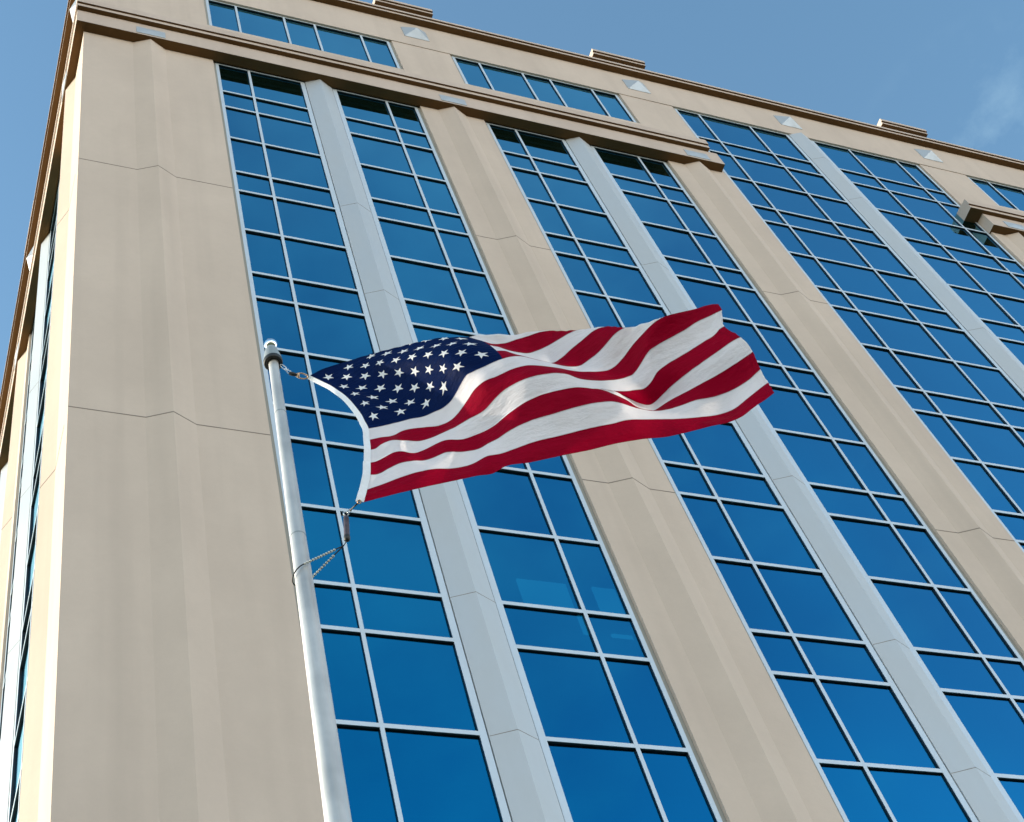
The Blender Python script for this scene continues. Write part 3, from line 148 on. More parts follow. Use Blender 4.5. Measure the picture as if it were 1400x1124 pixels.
-1043 472 123 -1039 504 110 -1037 534 96 -1040 564 82 -1048 593 66 -1053 622 42 -1048 652 19 -1040 683 3 -1038 714 -10 -1042 744 -23 -1048 770 -33 -1051 797 -45 -1051 824 -56 -1050 851 -67 -1049 877 -79 -1049 903 -91 -1050 929 -104 -1051 956 -116 -1052 982 -127 -1052 1010 -138 -1052 1036 -149 -1052 1063 -161 -1053 1089 -173 -1054 1115 -187 -1055 1141 -201 -1056 1167 -215 -1057 1193 -228 -1058 1219
-240 -1058 1246 -251 -1058 1274 -261 -1057 1302 -271 -1057 1330 -281 -1057 1357 -291 -1057 1385 -300 -1059 1412 -310 -1062 1438 -319 -1066 1463 -331 -1072 1487 -346 -1080 1510 -362 -1087 1533 -378 -1093 1559 -391 -1095 1586 -404 -1094 1614 -416 -1092 1640 -430 -1093 1664 -446 -1097 1686 -463 -1104 1709 -479 -1112 1732 -494 -1119 1756 -509 -1124 1780 -527 -1127 1801 -549 -1133 1819 -575 -1141 1835
-607 -1147 1853 -639 -1149 1874 -666 -1147 1899 -688 -1142 1923 -712 -1135 1945 -741 -1130""".split()]
# ------------------------------------------------------------------ materials
def new_mat(name):
    m = bpy.data.materials.new(name); m.use_nodes = True
    nt = m.node_tree; nt.nodes.clear()
    return m, nt
def N(nt, t, **kw):
    n = nt.nodes.new(t)
    for k, v in kw.items(): setattr(n, k, v)
    return n
def lk(nt, a, b): nt.links.new(a, b)
def setin(n, **kw):
    for k, v in kw.items(): n.inputs[k.replace('_', ' ')].default_value = v
def principled(nt, **kw):
    p = N(nt, 'ShaderNodeBsdfPrincipled'); o = N(nt, 'ShaderNodeOutputMaterial')
    for k, v in kw.items(): p.inputs[k].default_value = v
    lk(nt, p.outputs[0], o.inputs[0]); return p, o
def coords(nt, scale=(1, 1, 1)):
    g = N(nt, 'ShaderNodeNewGeometry'); m = N(nt, 'ShaderNodeMapping'); m.inputs['Scale'].default_value = scale
    lk(nt, g.outputs['Position'], m.inputs['Vector']); return m.outputs[0]
def mixcol(nt, fac, a, b, mode='MIX'):
    m = N(nt, 'ShaderNodeMix', data_type='RGBA', blend_type=mode)
    for s, v in ((0, fac), (6, a), (7, b)):
        if isinstance(v, (int, float)): m.inputs[s].default_value = v
        elif isinstance(v, tuple): m.inputs[s].default_value = (*v, 1)
        else: lk(nt, v, m.inputs[s])
    return m.outputs[2]
def noise(nt, vec, scale, detail=4, rough=.55):
    n = N(nt, 'ShaderNodeTexNoise'); n.inputs['Scale'].default_value = scale
    n.inputs['Detail'].default_value = detail; n.inputs['Roughness'].default_value = rough
    lk(nt, vec, n.inputs['Vector']); return n.outputs['Fac']
def ramp(nt, fac, lo, hi, a=0., b=1.):
    m = N(nt, 'ShaderNodeMapRange'); m.inputs[1].default_value = lo; m.inputs[2].default_value = hi
    m.inputs[3].default_value = a; m.inputs[4].default_value = b; lk(nt, fac, m.inputs[0]); return m.outputs[0]
def math_(nt, op, a, b=None, clamp=False):
    m = N(nt, 'ShaderNodeMath', operation=op, use_clamp=clamp)
    for i, v in enumerate((a, b)):
        if v is None: continue
        if isinstance(v, (int, float)): m.inputs[i].default_value = v
        else: lk(nt, v, m.inputs[i])
    return m.outputs[0]

def stone_mat(name, c1, c2, bump=.25, streak=.5):
    m, nt = new_mat(name); p, o = principled(nt, Roughness=.88)
    p.inputs['Specular IOR Level'].default_value = .25
    big = noise(nt, coords(nt, (.55, .55, .35)), 1.0, 5, .6)
    st = noise(nt, coords(nt, (2.6, 2.6, .10)), 1.0, 3, .5)          # rain streaks run down the wall
    fine = noise(nt, coords(nt), 55, 3, .6)
    pore = noise(nt, coords(nt), 9, 5, .65)
    c = mixcol(nt, ramp(nt, big, .35, .68), c1, c2)
    dirt = tuple(x * .80 for x in c2)
    c = mixcol(nt, ramp(nt, st, .5, .78, 0, streak), c, dirt)
    c = mixcol(nt, ramp(nt, pore, .4, .75, 0, .10), c, tuple(x * .7 for x in c1))
    c = mixcol(nt, ramp(nt, fine, .3, .8, 0, .07), c, tuple(x * .6 for x in c1))
    lk(nt, c, p.inputs['Base Color'])
    b = N(nt, 'ShaderNodeBump'); b.inputs['Strength'].default_value = bump; b.inputs['Distance'].default_value = .01
    lk(nt, math_(nt, 'ADD', pore, math_(nt, 'MULTIPLY', fine, .5)), b.inputs['Height']); lk(nt, b.outputs[0], p.inputs['Normal'])
    return m
MW = stone_mat('cast_stone', (.55, .458, .382), (.49, .406, .338), .25, .36)
MC = stone_mat('cornice_stone', (.52, .43, .365), (.46, .375, .315), .2, .25)
MSO = stone_mat('shaded_brown_soffit', (.165, .085, .032), (.125, .066, .026), .15, .0)  # brown soffit finish, darkened in colour to carry the shade under the ledges
MG = stone_mat('paving_concrete', (.085, .08, .072), (.065, .06, .055), .4, .0)

def metal_mat(name, col, metallic, rough, vary=.06, scale=3.):
    m, nt = new_mat(name); p, o = principled(nt, Roughness=rough, Metallic=metallic)
    n = noise(nt, coords(nt, (1, 1, .4)), scale, 5, .6)
    c = mixcol(nt, ramp(nt, n, .35, .7), col, tuple(x * (1 - vary * 2) for x in col))
    lk(nt, c, p.inputs['Base Color'])
    lk(nt, ramp(nt, n, .3, .7, rough * .8, rough * 1.25), p.inputs['Roughness'])
    return m
MFR = metal_mat('painted_aluminium_frame', (.56, .635, .70), .2, .42)
MCV = metal_mat('painted_metal_cover', (.50, .53, .55), .3, .5, .04, 1.2)
MPY = metal_mat('painted_metal_ornament', (.47, .50, .52), .3, .4)
MGK, nt = new_mat('black_gasket'); principled(nt, **{'Base Color': (.012, .014, .02, 1), 'Roughness': .5})
MSE, nt = new_mat('grey_sealant'); principled(nt, **{'Base Color': (.27, .265, .235, 1), 'Roughness': .8})
MJT, nt = new_mat('joint_sealant'); principled(nt, **{'Base Color': (.20, .17, .145, 1), 'Roughness': .9})
MIN, nt = new_mat('dark_interior'); principled(nt, **{'Base Color': (.02, .022, .025, 1), 'Roughness': .9})
MRF, nt = new_mat('roof_membrane'); principled(nt, **{'Base Color': (.25, .25, .25, 1), 'Roughness': .9})
MLT, nt = new_mat('added_glow_panel_emission')
e = N(nt, 'ShaderNodeEmission'); o = N(nt, 'ShaderNodeOutputMaterial'); e.inputs[0].default_value = (.30, .85, 1, 1); e.inputs[1].default_value = .17
lk(nt, e.outputs[0], o.inputs[0])

# blue coated glass: a tinted mirror that whitens at grazing angles, a little see-through
MGL, nt = new_mat('blue_coated_glass'); o = N(nt, 'ShaderNodeOutputMaterial')
gl = N(nt, 'ShaderNodeBsdfGlossy'); gl.inputs['Roughness'].default_value = .012
lw = N(nt, 'ShaderNodeLayerWeight'); lw.inputs['Blend'].default_value = .5
gz = math_(nt, 'POWER', lw.outputs['Facing'], 4.2)
v = noise(nt, coords(nt, (.22, .22, .16)), 1., 3, .5)
base = mixcol(nt, ramp(nt, v, .35, .65), GLASS_A, GLASS_B)
lk(nt, mixcol(nt, ramp(nt, gz, .0, 1., 0., GLASS_G), base, (.42, .82, 1.)), gl.inputs['Color'])
wav = noise(nt, coords(nt, (.8, .8, .5)), 1.2, 2, .5)
b = N(nt, 'ShaderNodeBump'); b.inputs['Strength'].default_value = .04; b.inputs['Distance'].default_value = .02
lk(nt, wav, b.inputs['Height']); lk(nt, b.outputs[0], gl.inputs['Normal'])
tr = N(nt, 'ShaderNodeBsdfTransparent'); tr.inputs[0].default_value = (.06, .42, .62, 1)
mx = N(nt, 'ShaderNodeMixShader'); mx.inputs[0].default_value = .22
lk(nt, gl.outputs[0], mx.inputs[1]); lk(nt, tr.outputs[0], mx.inputs[2]); lk(nt, mx.outputs[0], o.inputs[0])

# pole metals
MPO, nt = new_mat('brushed_aluminium_pole'); p, o = principled(nt, Roughness=.45, Metallic=.6)
n = noise(nt, coords(nt, (40, 40, .8)), 1., 4, .6); n2 = noise(nt, coords(nt, (3, 3, 2.2)), 1., 4, .6)
c = mixcol(nt, ramp(nt, n2, .38, .7), (.66, .64, .60), (.44, .43, .41)); c = mixcol(nt, ramp(nt, n, .4, .7, 0, .25), c, (.30, .33, .36))
lk(nt, c, p.inputs['Base Color']); lk(nt, ramp(nt, n, .3, .7, .36, .56), p.inputs['Roughness'])
MBALL, nt = new_mat('polished_aluminium'); principled(nt, **{'Base Color': (.86, .88, .9, 1), 'Roughness': .16, 'Metallic': 1.})
MTRK = metal_mat('cast_aluminium_truck', (.36, .39, .385), .5, .5, .08, 30)
MBLK, nt = new_mat('black_rubber'); principled(nt, **{'Base Color': (.012, .013, .013, 1), 'Roughness': .55})
MSTL, nt = new_mat('stainless_steel'); principled(nt, **{'Base Color': (.6, .62, .66, 1), 'Roughness': .25, 'Metallic': 1.})
MBRS, nt = new_mat('worn_brass'); principled(nt, **{'Base Color': (.55, .38, .26, 1), 'Roughness': .4, 'Metallic': .9})
MWGT = metal_mat('weathered_weight_cover', (.085, .065, .085), .1, .55, .3, 60)
MBEAD, nt = new_mat('grey_plastic_bead'); principled(nt, **{'Base Color': (.50, .53, .50, 1), 'Roughness': .45})
MROPE = metal_mat('white_canvas', (.74, .76, .80), .0, .85, .05, 60)

# flag cloth: stripes and stars from the cloth's own coordinates (u: star columns, v: stripes)
def flag_material():
    m, nt = new_mat('nylon_flag_cloth')
    uv = N(nt, 'ShaderNodeUVMap'); uv.uv_map = 'cloth'
    s = N(nt, 'ShaderNodeSeparateXYZ'); lk(nt, uv.outputs[0], s.inputs[0])
    U, V = s.outputs[0], s.outputs[1]
    par = math_(nt, 'MODULO', math_(nt, 'FLOOR', V), 2.0)             # 0 red, 1 white
    red, white, blue = (.27, .0006, .017), (.735, .71, .745), (.0018, .0105, .062)
    stripes = mixcol(nt, par, red, white)
    canton = math_(nt, 'MULTIPLY', math_(nt, 'LESS_THAN', U, 12.0), math_(nt, 'LESS_THAN', V, 7.0))
    row = math_(nt, 'DIVIDE', V, .7)
    def star(off):
        # nearest lattice point of every second column and row
        def loc(x):
            a = math_(nt, 'ADD', x, 1.0 - off)
            return math_(nt, 'SUBTRACT', math_(nt, 'FLOORED_MODULO', a, 2.0), 1.0)
        x = math_(nt, 'MULTIPLY', loc(U), .93); y = math_(nt, 'MULTIPLY', loc(row), -1.0)
        rho = math_(nt, 'SQRT', math_(nt, 'ADD', math_(nt, 'MULTIPLY', x, x), math_(nt, 'MULTIPLY', y, y)))
        ang = math_(nt, 'ARCTAN2', x, y)                              # from the upward tip
        f = math_(nt, 'SUBTRACT', math_(nt, 'FLOORED_MODULO', math_(nt, 'ADD', ang, math.pi / 5), 2 * math.pi / 5), math.pi / 5)
        f = math_(nt, 'ABSOLUTE', f)
        Rr = .45; r = Rr * .382
        T = Vector((Rr, 0)); I = Vector((r * math.cos(math.pi / 5), r * math.sin(math.pi / 5))); d = I - T
        n = Vector((-d.y, d.x)); n = n if n.dot(T) > 0 else -n; n.normalize(); k = n.dot(T)
        a0 = math.atan2(n.y, n.x)
        proj = math_(nt, 'MULTIPLY', rho, math_(nt, 'COSINE', math_(nt, 'SUBTRACT', f, a0)))
        return math_(nt, 'LESS_THAN', proj, k)
    def inside(x, lo, hi): return math_(nt, 'MULTIPLY', math_(nt, 'GREATER_THAN', x, lo), math_(nt, 'LESS_THAN', x, hi))
    sa = star(1.0)
    sb = math_(nt, 'MULTIPLY', star(0.0), math_(nt, 'MULTIPLY', inside(U, 1., 11.), inside(row, 1., 9.)))
    st = math_(nt, 'MAXIMUM', sa, sb)
    field = mixcol(nt, st, blue, (.78, .79, .81))
    col = mixcol(nt, canton, stripes, field)
    wv = noise(nt, coords(nt), 300, 2, .5)
    cr = noise(nt, coords(nt, (6, 6, 3)), 1.3, 4, .6)
    col = mixcol(nt, ramp(nt, cr, .4, .75, 0, .08), col, (.3, .28, .27), 'MULTIPLY')
    fr0 = math_(nt, 'ABSOLUTE', math_(nt, 'SUBTRACT', math_(nt, 'FRACT', math_(nt, 'ADD', V, .5)), .5))
    col = mixcol(nt, math_(nt, 'MULTIPLY', ramp(nt, fr0, .0, .055, 1, 0), math_(nt, 'SUBTRACT', 1., canton)), col, (.72, .66, .68), 'MULTIPLY')
    d = N(nt, 'ShaderNodeBsdfPrincipled'); lk(nt, col, d.inputs['Base Color']); d.inputs['Roughness'].default_value = .55
    d.inputs['Specular IOR Level'].default_value = .04
    t = N(nt, 'ShaderNodeBsdfTranslucent'); lk(nt, col, t.inputs[0])
    # seams between the stripes press a fine line into the cloth
    fr = math_(nt, 'ABSOLUTE', math_(nt, 'SUBTRACT', math_(nt, 'FRACT', math_(nt, 'ADD', V, .5)), .5))
    seam = ramp(nt, fr, 0, .07, 1, 0)
    hem = ramp(nt, math_(nt, 'ABSOLUTE', math_(nt, 'SUBTRACT', math_(nt, 'PINGPONG', math_(nt, 'SUBTRACT', U, 30.35), .11), .0)), 0, .03, 1, 0)
    hem = math_(nt, 'MULTIPLY', hem, math_(nt, 'GREATER_THAN', U, 30.2))
    seam = math_(nt, 'MAXIMUM', seam, hem)
    b = N(nt, 'ShaderNodeBump'); b.inputs['Strength'].default_value = .5; b.inputs['Distance'].default_value = .004
    wr = noise(nt, coords(nt, (3.2, 3.2, 9)), 2.2, 4, .62)
    h = math_(nt, 'ADD', math_(nt, 'MULTIPLY', wr, 7.), math_(nt, 'ADD', math_(nt, 'MULTIPLY', wv, .10), math_(nt, 'MULTIPLY', seam, 1.2)))
    lk(nt, h, b.inputs['Height']); lk(nt, b.outputs[0], d.inputs['Normal']); lk(nt, b.outputs[0], t.inputs['Normal'])
    mx = N(nt, 'ShaderNodeMixShader'); mx.inputs[0].default_value = .37
    lk(nt, d.outputs[0], mx.inputs[1]); lk(nt, t.outputs[0], mx.inputs[2])
    o = N(nt, 'ShaderNodeOutputMaterial'); lk(nt, mx.outputs[0], o.inputs[0])
    return m
MFL = flag_material()

# ------------------------------------------------------------------ mesh helper
class MB:
    """collects shapes in facade coordinates (x along, y into the wall, z up from the datum)"""
    def __init__(s, T=None): s.v = []; s.f = []; s.m = []; s.T = T or (lambda x, y, z: (x, y, z)); s.sm = False
    def add(s, pts, faces, mi=0):
        k = len(s.v); s.v += [s.T(*p) for p in pts]
        for f in faces: s.f.append([i + k for i in f]); s.m.append(mi)
    def box(s, x0, x1, y0, y1, z0, z1, mi=0, front=None):
        P = [(x, y, z) for x in (x0, x1) for y in (y0, y1) for z in (z0, z1)]
        F = [(0, 1, 3, 2), (4, 6, 7, 5), (0, 4, 5, 1), (2, 3, 7, 6), (0, 2, 6, 4), (1, 5, 7, 3)]
        s.add(P, F, mi)
    def prism_z(s, plan, z0, z1, mi=0):
        n = len(plan); P = [(x, y, z0) for x, y in plan] + [(x, y, z1) for x, y in plan]
        F = [(i, (i + 1) % n, n + (i + 1) % n, n + i) for i in range(n)] + [tuple(range(n))[::-1], tuple(range(n, 2 * n))]
        s.add(P, F, mi)
    def prism_x(s, prof, x0, x1, mi=0):
        n = len(prof); P = [(x0, y, z) for y, z in prof] + [(x1, y, z) for y, z in prof]
        F = [(i, (i + 1) % n, n + (i + 1) % n, n + i) for i in range(n)] + [tuple(range(n))[::-1], tuple(range(n, 2 * n))]
        s.add(P, F, mi)
    def tube(s, pts, rad, seg=12, mi=0, caps=True):
        pts = [Vector(p) for p in pts]; rr = rad if isinstance(rad, (list, tuple)) else [rad] * len(pts)
        k = len(s.v); up = None
        for i, p in enumerate(pts):
            t = (pts[min(i + 1, len(pts) - 1)] - pts[max(i - 1, 0)]).normalized()
            if up is None: up = Vector((0, 0, 1)) if abs(t.z) < .9 else Vector((1, 0, 0))
            a = (up - t * up.dot(t)).normalized(); b = t.cross(a); up = a
            for j in range(seg):
                q = p + (a * math.cos(2 * math.pi * j / seg) + b * math.sin(2 * math.pi * j / seg)) * rr[i]
                s.v.append(tuple(q))
        for i in range(len(pts) - 1):
            for j in range(seg):
                s.f.append([k + i * seg + j, k + i * seg + (j + 1) % seg, k + (i + 1) * seg + (j + 1) % seg, k + (i + 1) * seg + j]); s.m.append(mi)
        if caps:
            s.f.append([k + j for j in range(seg)][::-1]); s.m.append(mi)
            s.f.append([k + (len(pts) - 1) * seg + j for j in range(seg)]); s.m.append(mi)
    def ball(s, c, r, mi=0, nu=14, nv=9):
        c = Vector(c); pts = []; rad = []
        k = len(s.v); s.v.append(tuple(c - Vector((0, 0, r))))
        for i in range(1, nv):
            a = -math.pi / 2 + math.pi * i / nv
            for j in range(nu):
                b = 2 * math.pi * j / nu; s.v.append((c.x + r * math.cos(a) * math.cos(b), c.y + r * math.cos(a) * math.sin(b), c.z + r * math.sin(a)))
        s.v.append(tuple(c + Vector((0, 0, r)))); e = len(s.v) - 1
        for j in range(nu):
            s.f.append([k, k + 1 + (j + 1) % nu, k + 1 + j]); s.m.append(mi)
            s.f.append([e, e - nu + j, e - nu + (j + 1) % nu]); s.m.append(mi)
        for i in range(nv - 2):
            for j in range(nu):
                a = k + 1 + i * nu; s.f.append([a + j, a + (j + 1) % nu, a + nu + (j + 1) % nu, a + nu + j]); s.m.append(mi)
    def build(s, name, mats, parent=None, smooth=False, bevel=0, fix=True, soffit=False):
        base = Vector((0, 0, 0))
        q = parent
        while q is not None: base += q.location; q = q.parent
        me = bpy.data.meshes.new(name)
        me.from_pydata([(x - base.x, y - base.y, z + OFF - base.z) for x, y, z in s.v], [], s.f)
        for mm in (mats if isinstance(mats, (list, tuple)) else [mats]): me.materials.append(mm)
        for p_, mi in zip(me.polygons, s.m): p_.material_index = mi; p_.use_smooth = smooth
        if fix:
            bm = bmesh.new(); bm.from_mesh(me); bmesh.ops.recalc_face_normals(bm, faces=bm.faces); bm.to_mesh(me); bm.free()
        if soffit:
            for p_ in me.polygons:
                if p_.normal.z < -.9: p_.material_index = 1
        o = bpy.data.objects.new(name, me); COL.objects.link(o); o.parent = parent
        if bevel:
            b = o.modifiers.new('bevel', 'BEVEL'); b.width = bevel; b.segments = 2; b.limit_method = 'ANGLE'
        return o
def thing(name, loc, label, cat, group=None):
    o = bpy.data.objects.new(name, None); COL.objects.link(o); o.location = loc; o.empty_display_size = .3
    o['label'] = label; o['category'] = cat
    if group: o['group'] = group
    return o

# ------------------------------------------------------------------ office building
BX, BY = 15.9, 11.0
bld = thing('office_building', (BX, BY, 0), 'tall beige stone office tower with blue glass bays and silver ribs', 'building')
CX0, YW = -2.77, -.05
front = lambda x, y, z: (x, y, z)
side = lambda x, y, z: (CX0 + (y - YW), YW + (x - CX0), z)
ZB = -OFF            # ground
SOF = 1.56           # soffit of the stone band
HEAD = 5.84
TOPW = 7.54
A_ = [0, .672, 1.824, 2.577, 3.730, 4.402]
def off(b, l): return [b + v for v in l]
C_ = [0, .672, 2.187, 3.304, 4.113, 5.231, 6.746, 7.418]
fr_bays = [('a', off(0, A_)), ('b', off(6.105, A_)), ('c', off(12.222, C_)), ('d', off(21.345, A_)), ('e', off(27.45, A_))]
FX1 = 27.45 + 4.402 + 2.77
sd_bays = [('a', off(0, A_)), ('b', off(6.105, A_)), ('e', off(12.21, A_))]
SX1 = 12.21 + 4.402 + 2.77
JOINTS = (-20.95, -12.94, -4.93)
E_ = .10

def nose_plan(x0, x1, xc, back=.25, e=0., hw=.335, d=.15):
    y = YW - e
    return [(x0, back), (x0, y), (xc - hw, y), (xc, y - d), (xc + hw, y), (x1, y), (x1, back)]
def facade(T, bays, x_end, main):
    # piers with a pointed nose
    edges = []; x = CX0
    for nme, xs in bays: edges.append((x, xs[0] - E_)); x = xs[-1] + E_
    edges.append((x, x_end))
    for i, (x0, x1) in enumerate(edges):
        if not main and i == 0: x0 = CX0 + .30
        xc = (x0 + x1) / 2 if (main or i) else (CX0 + x1) / 2
        m = MB(T); m.prism_z(nose_plan(x0, x1, xc), ZB, SOF if True else 0)
        pr = m.build('pier', MW, bld)
        for zj in JOINTS:
            j = MB(T); pl = nose_plan(x0 + .002, x1 - .002, xc, YW + .01, .003)
            j.prism_z(pl, zj - .009, zj + .009)
            j.build('joint', MJT, pr)
    # wall above the band, with the window openings left free
    w = MB(T); xs0 = CX0 if main else CX0 + .30
    w.box(xs0, x_end, YW, .25, HEAD, TOPW)
    for i, (x0, x1) in enumerate(edges):
        if not main and i == 0: x0 = CX0 + .30
        w.box(x0, x1, YW + .016, .25, SOF, HEAD)
    for nme, xs in bays:
        if nme != 'c': w.box(xs[0] - E_, xs[-1] + E_, YW + .02, .25, SOF + .0, 3.87)
    w.build('upper_wall', MW, bld)
    return edges
fe = facade(front, fr_bays, FX1, True)
se = facade(side, sd_bays, SX1, False)

# windows: one storey of one half bay is a window; frame bars with dark gaskets, panes behind
HB = .026
def bars(m, xs, zs, ext):
    """xs, zs bar centres; ext = (left, right) widths of the two outer bars"""
    def vb(x, l, r, z0, z1):
        m.box(x - l, x + r, 0, .007, z0, z1, 0); m.box(x - l + .001, x + r - .001, .007, .042, z0, z1, 1)
    for i, x in enumerate(xs):
        l = ext[0] if i == 0 else HB; r = ext[1] if i == len(xs) - 1 else HB
        vb(x, l, r, zs[0][0], zs[-1][1])
    for a, b in zip(xs[:-1], xs[1:]):
        for z in zs:
            m.box(a + HB, b - HB, .001, .008, z[0], z[1], 0); m.box(a + HB, b - HB, .008, .042, z[0] + .001, z[1] - .001, 1)
def panes(m, xs, zs, mi=0):
    for a, b in zip(xs[:-1], xs[1:]):
        for z0, z1 in zip(zs[:-1], zs[1:]):
            e = .02; t1 = random.uniform(-.005, .005); t2 = random.uniform(-.005, .005)
            w2, h2 = (b - a) / 2, (z1[0] - z0[1]) / 2; y = .035
            m.add([(a + e, y - t1 * w2 - t2 * h2, z0[1] - .01), (b - e, y + t1 * w2 - t2 * h2, z0[1] - .01), (b - e, y + t1 * w2 + t2 * h2, z1[0] + .01), (a + e, y - t1 * w2 + t2 * h2, z1[0] + .01)], [(0, 1, 2, 3)], mi)
def zrow(z, h=.033): return (z - h, z + h)
def window(T, xs, zlist, ext, into=None):
    if into:
        bars(into, xs, zlist, ext); panes(into, xs, zlist, 2); return
    m = MB(T); bars(m, xs, zlist, ext); w = m.build('window', [MFR, MGK], bld)
    g = MB(T); panes(g, xs, zlist); g.build('pane', MGL, w, fix=False)
S_, T_ = .838, 1.581
rest = []
def unit_rows(z, last=False):   # from the transom at z down one storey; the lowest bar belongs to the next storey
    r = [zrow(z - S_ - T_), zrow(z - S_), zrow(z)]
    return r
def half_bay(T, xs, ext, top, nvis, into):
    z = 0.; first = True; k = 0
    while z > -29:
        rows = [(z - 4 + .033, z - 4 + .033), zrow(z - S_ - T_), zrow(z - S_), zrow(z)]
        if first:
            rows = rows + top; first = False
        window(T, xs, rows, ext, None if k < nvis else into)
        z -= 4; k += 1
OUT, RIB = .040, .066
for T, bays, main in ((front, fr_bays, True), (side, sd_bays, False)):
    low = MB(T)
    for nme, xs in bays:
        h = len(xs) // 2; L, Rr = xs[:h], xs[h:]
        if nme == 'c': top = [zrow(T_), zrow(T_ * 2), zrow(4.0), (HEAD - .045, HEAD)]
        else: top = [(SOF - .05, SOF)]
        if nme == 'c': top = [zrow(1.581), zrow(3.162), zrow(4.0), (HEAD - .05, HEAD)]
        nv = {'a': 5, 'b': 5, 'c': 5, 'd': 1, 'e': 0}[nme]
        half_bay(T, L, (OUT, RIB), top, nv, low); half_bay(T, Rr, (RIB, OUT), top, nv, low)
        if nme != 'c':
            strip = [xs[0], xs[1], xs[2], xs[3], xs[4], xs[5]]
            window(T, strip, [(3.875, 3.945), (HEAD - .05, HEAD)], (OUT, OUT), low if nme == 'e' else None)
    ms = low.build('window', [MFR, MGK, MGL], bld); ms['kind'] = 'stuff'
    # sealant strips between frames and piers
    for nme, xs in bays:
        for x, s in ((xs[0] - OUT, -1), (xs[-1] + OUT, 1)):
            a, b = sorted((x, x + s * (E_ - OUT)))
            for z0, z1 in (((ZB, HEAD),) if nme == 'c' else ((ZB, SOF), (3.87, HEAD))):
                sl = MB(T); sl.box(a, b, .004, .04, z0, z1); sl.build('sealant_strip', MSE, bld)
    # dark rooms behind the glass
    bk = MB(T); xe = FX1 if main else SX1
    bk.box(CX0 + 2.6, xe - .5, 2.41, 2.5, ZB, TOPW - .2); bk.build('core_wall', MIN, bld)
    for k in range(-1, 8):
        bk = MB(T); bk.box(CX0 + (.6 if main else 2.6), xe - .5, .10, 2.4, -4 * k - .75, -4 * k - .35); bk.build('floor_slab', MIN, bld)
    # silver ribs
    for nme, xs in bays:
        h = len(xs) // 2; x0, x1 = xs[h - 1] + RIB + .013, xs[h] - RIB - .013; xc = (x0 + x1) / 2
        zt = HEAD if nme == 'c' else SOF; zb = -20.08
        m = MB(T); m.prism_z([(x0, .05), (x0, -.012), (xc, -.145), (x1, -.012), (x1, .05)], zb, zt)
        rb = m.build('silver_rib', MCV, bld)
        js = [4.19, 1.72, -4.82, -8.2, -12.2, -16.04, -18.47] if nme == 'c' else [-4.72, -8.1, -12.1, -16.04, -18.47]
        for z in js:
            j = MB(T); j.prism_z([(x0 + .002, .0), (x0 + .002, -.0145), (xc, -.1475), (x1 - .002, -.0145), (x1 - .002, .0)], z - .0035, z + .0035)
            j.build('joint', MJT, rb)
        # stone block under the rib
        m = MB(T); m.prism_z([(x0, .05), (x0, -.014), (xc, -.20), (x1, -.014), (x1, .05)], zb - .9, zb - .002)
        m.build('rib_base', MC, bld)
        if nme in 'abcde':
            g = MB(T); g.box(x0, x1, .0, .05, ZB, zb - .9); g.build('spandrel', MC, bld)

# stone band (the molding below the top windows), wrapped round the corner
LOWP = [(.2, SOF), (-.26, SOF), (-.26, 2.20), (.2, 2.20)]
UPP = [(.15, 2.20), (-.36, 2.20), (-.36, 2.335), (-.40, 2.335), (-.40, 2.60), (-.05, 2.64), (.15, 2.64)]
LOWS = [(.2, SOF), (-.225, SOF), (-.225, 2.20), (.2, 2.20)]
UPS = [(.15, 2.20), (-.238, 2.20), (-.238, 2.335), (-.250, 2.335), (-.250, 2.60), (-.05, 2.64), (.15, 2.64)]
def ring(m, prof, x_from, x_to, T, corner, other=None):
    """profile run along the facade; at the building corner it is mitred"""
    n = len(prof); P = []
    for (y, z), (yo, _) in zip(prof, other or prof): P.append((x_from + (yo - YW if corner else 0), y, z))
    for (y, z) in prof: P.append((x_to, y, z))
    F = [(i, (i + 1) % n, n + (i + 1) % n, n + i) for i in range(n)] + [tuple(range(n, 2 * n))]
    if not corner: F.append(tuple(range(n))[::-1])
    k = MB(T); k.add(P, F); m.v += k.v; m.f += [[i + len(m.v) - len(k.v) for i in f] for f in k.f]; m.m += k.m
b1 = MB(); ring(b1, LOWP, CX0, 12.03, front, True, LOWS); ring(b1, LOWS, CX0, SX1, side, True, LOWP)
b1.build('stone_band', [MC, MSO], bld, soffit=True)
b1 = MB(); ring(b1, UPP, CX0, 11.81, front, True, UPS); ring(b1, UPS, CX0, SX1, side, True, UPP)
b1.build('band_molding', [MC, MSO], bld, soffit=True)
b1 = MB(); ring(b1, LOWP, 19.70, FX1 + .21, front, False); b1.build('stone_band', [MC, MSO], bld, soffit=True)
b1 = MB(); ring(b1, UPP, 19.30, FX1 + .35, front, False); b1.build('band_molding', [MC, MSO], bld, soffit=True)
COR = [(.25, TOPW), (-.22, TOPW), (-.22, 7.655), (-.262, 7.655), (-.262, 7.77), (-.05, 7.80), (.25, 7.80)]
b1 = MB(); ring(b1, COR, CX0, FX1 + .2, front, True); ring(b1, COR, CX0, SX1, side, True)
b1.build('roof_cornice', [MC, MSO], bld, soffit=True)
rf = MB(); rf.box(CX0 + .3, FX1 - .3, .3, SX1 + CX0, 7.4, 7.6); rf.build('roof', MRF, bld)
bw = MB(); bw.box(CX0 + .02, FX1, SX1 + 2.72 - .3, SX1 + 2.72, ZB, TOPW); bw.box(FX1 - .3, FX1, .26, SX1 + 2.40, ZB, TOPW); bw.build('rear_wall', MW, bld)
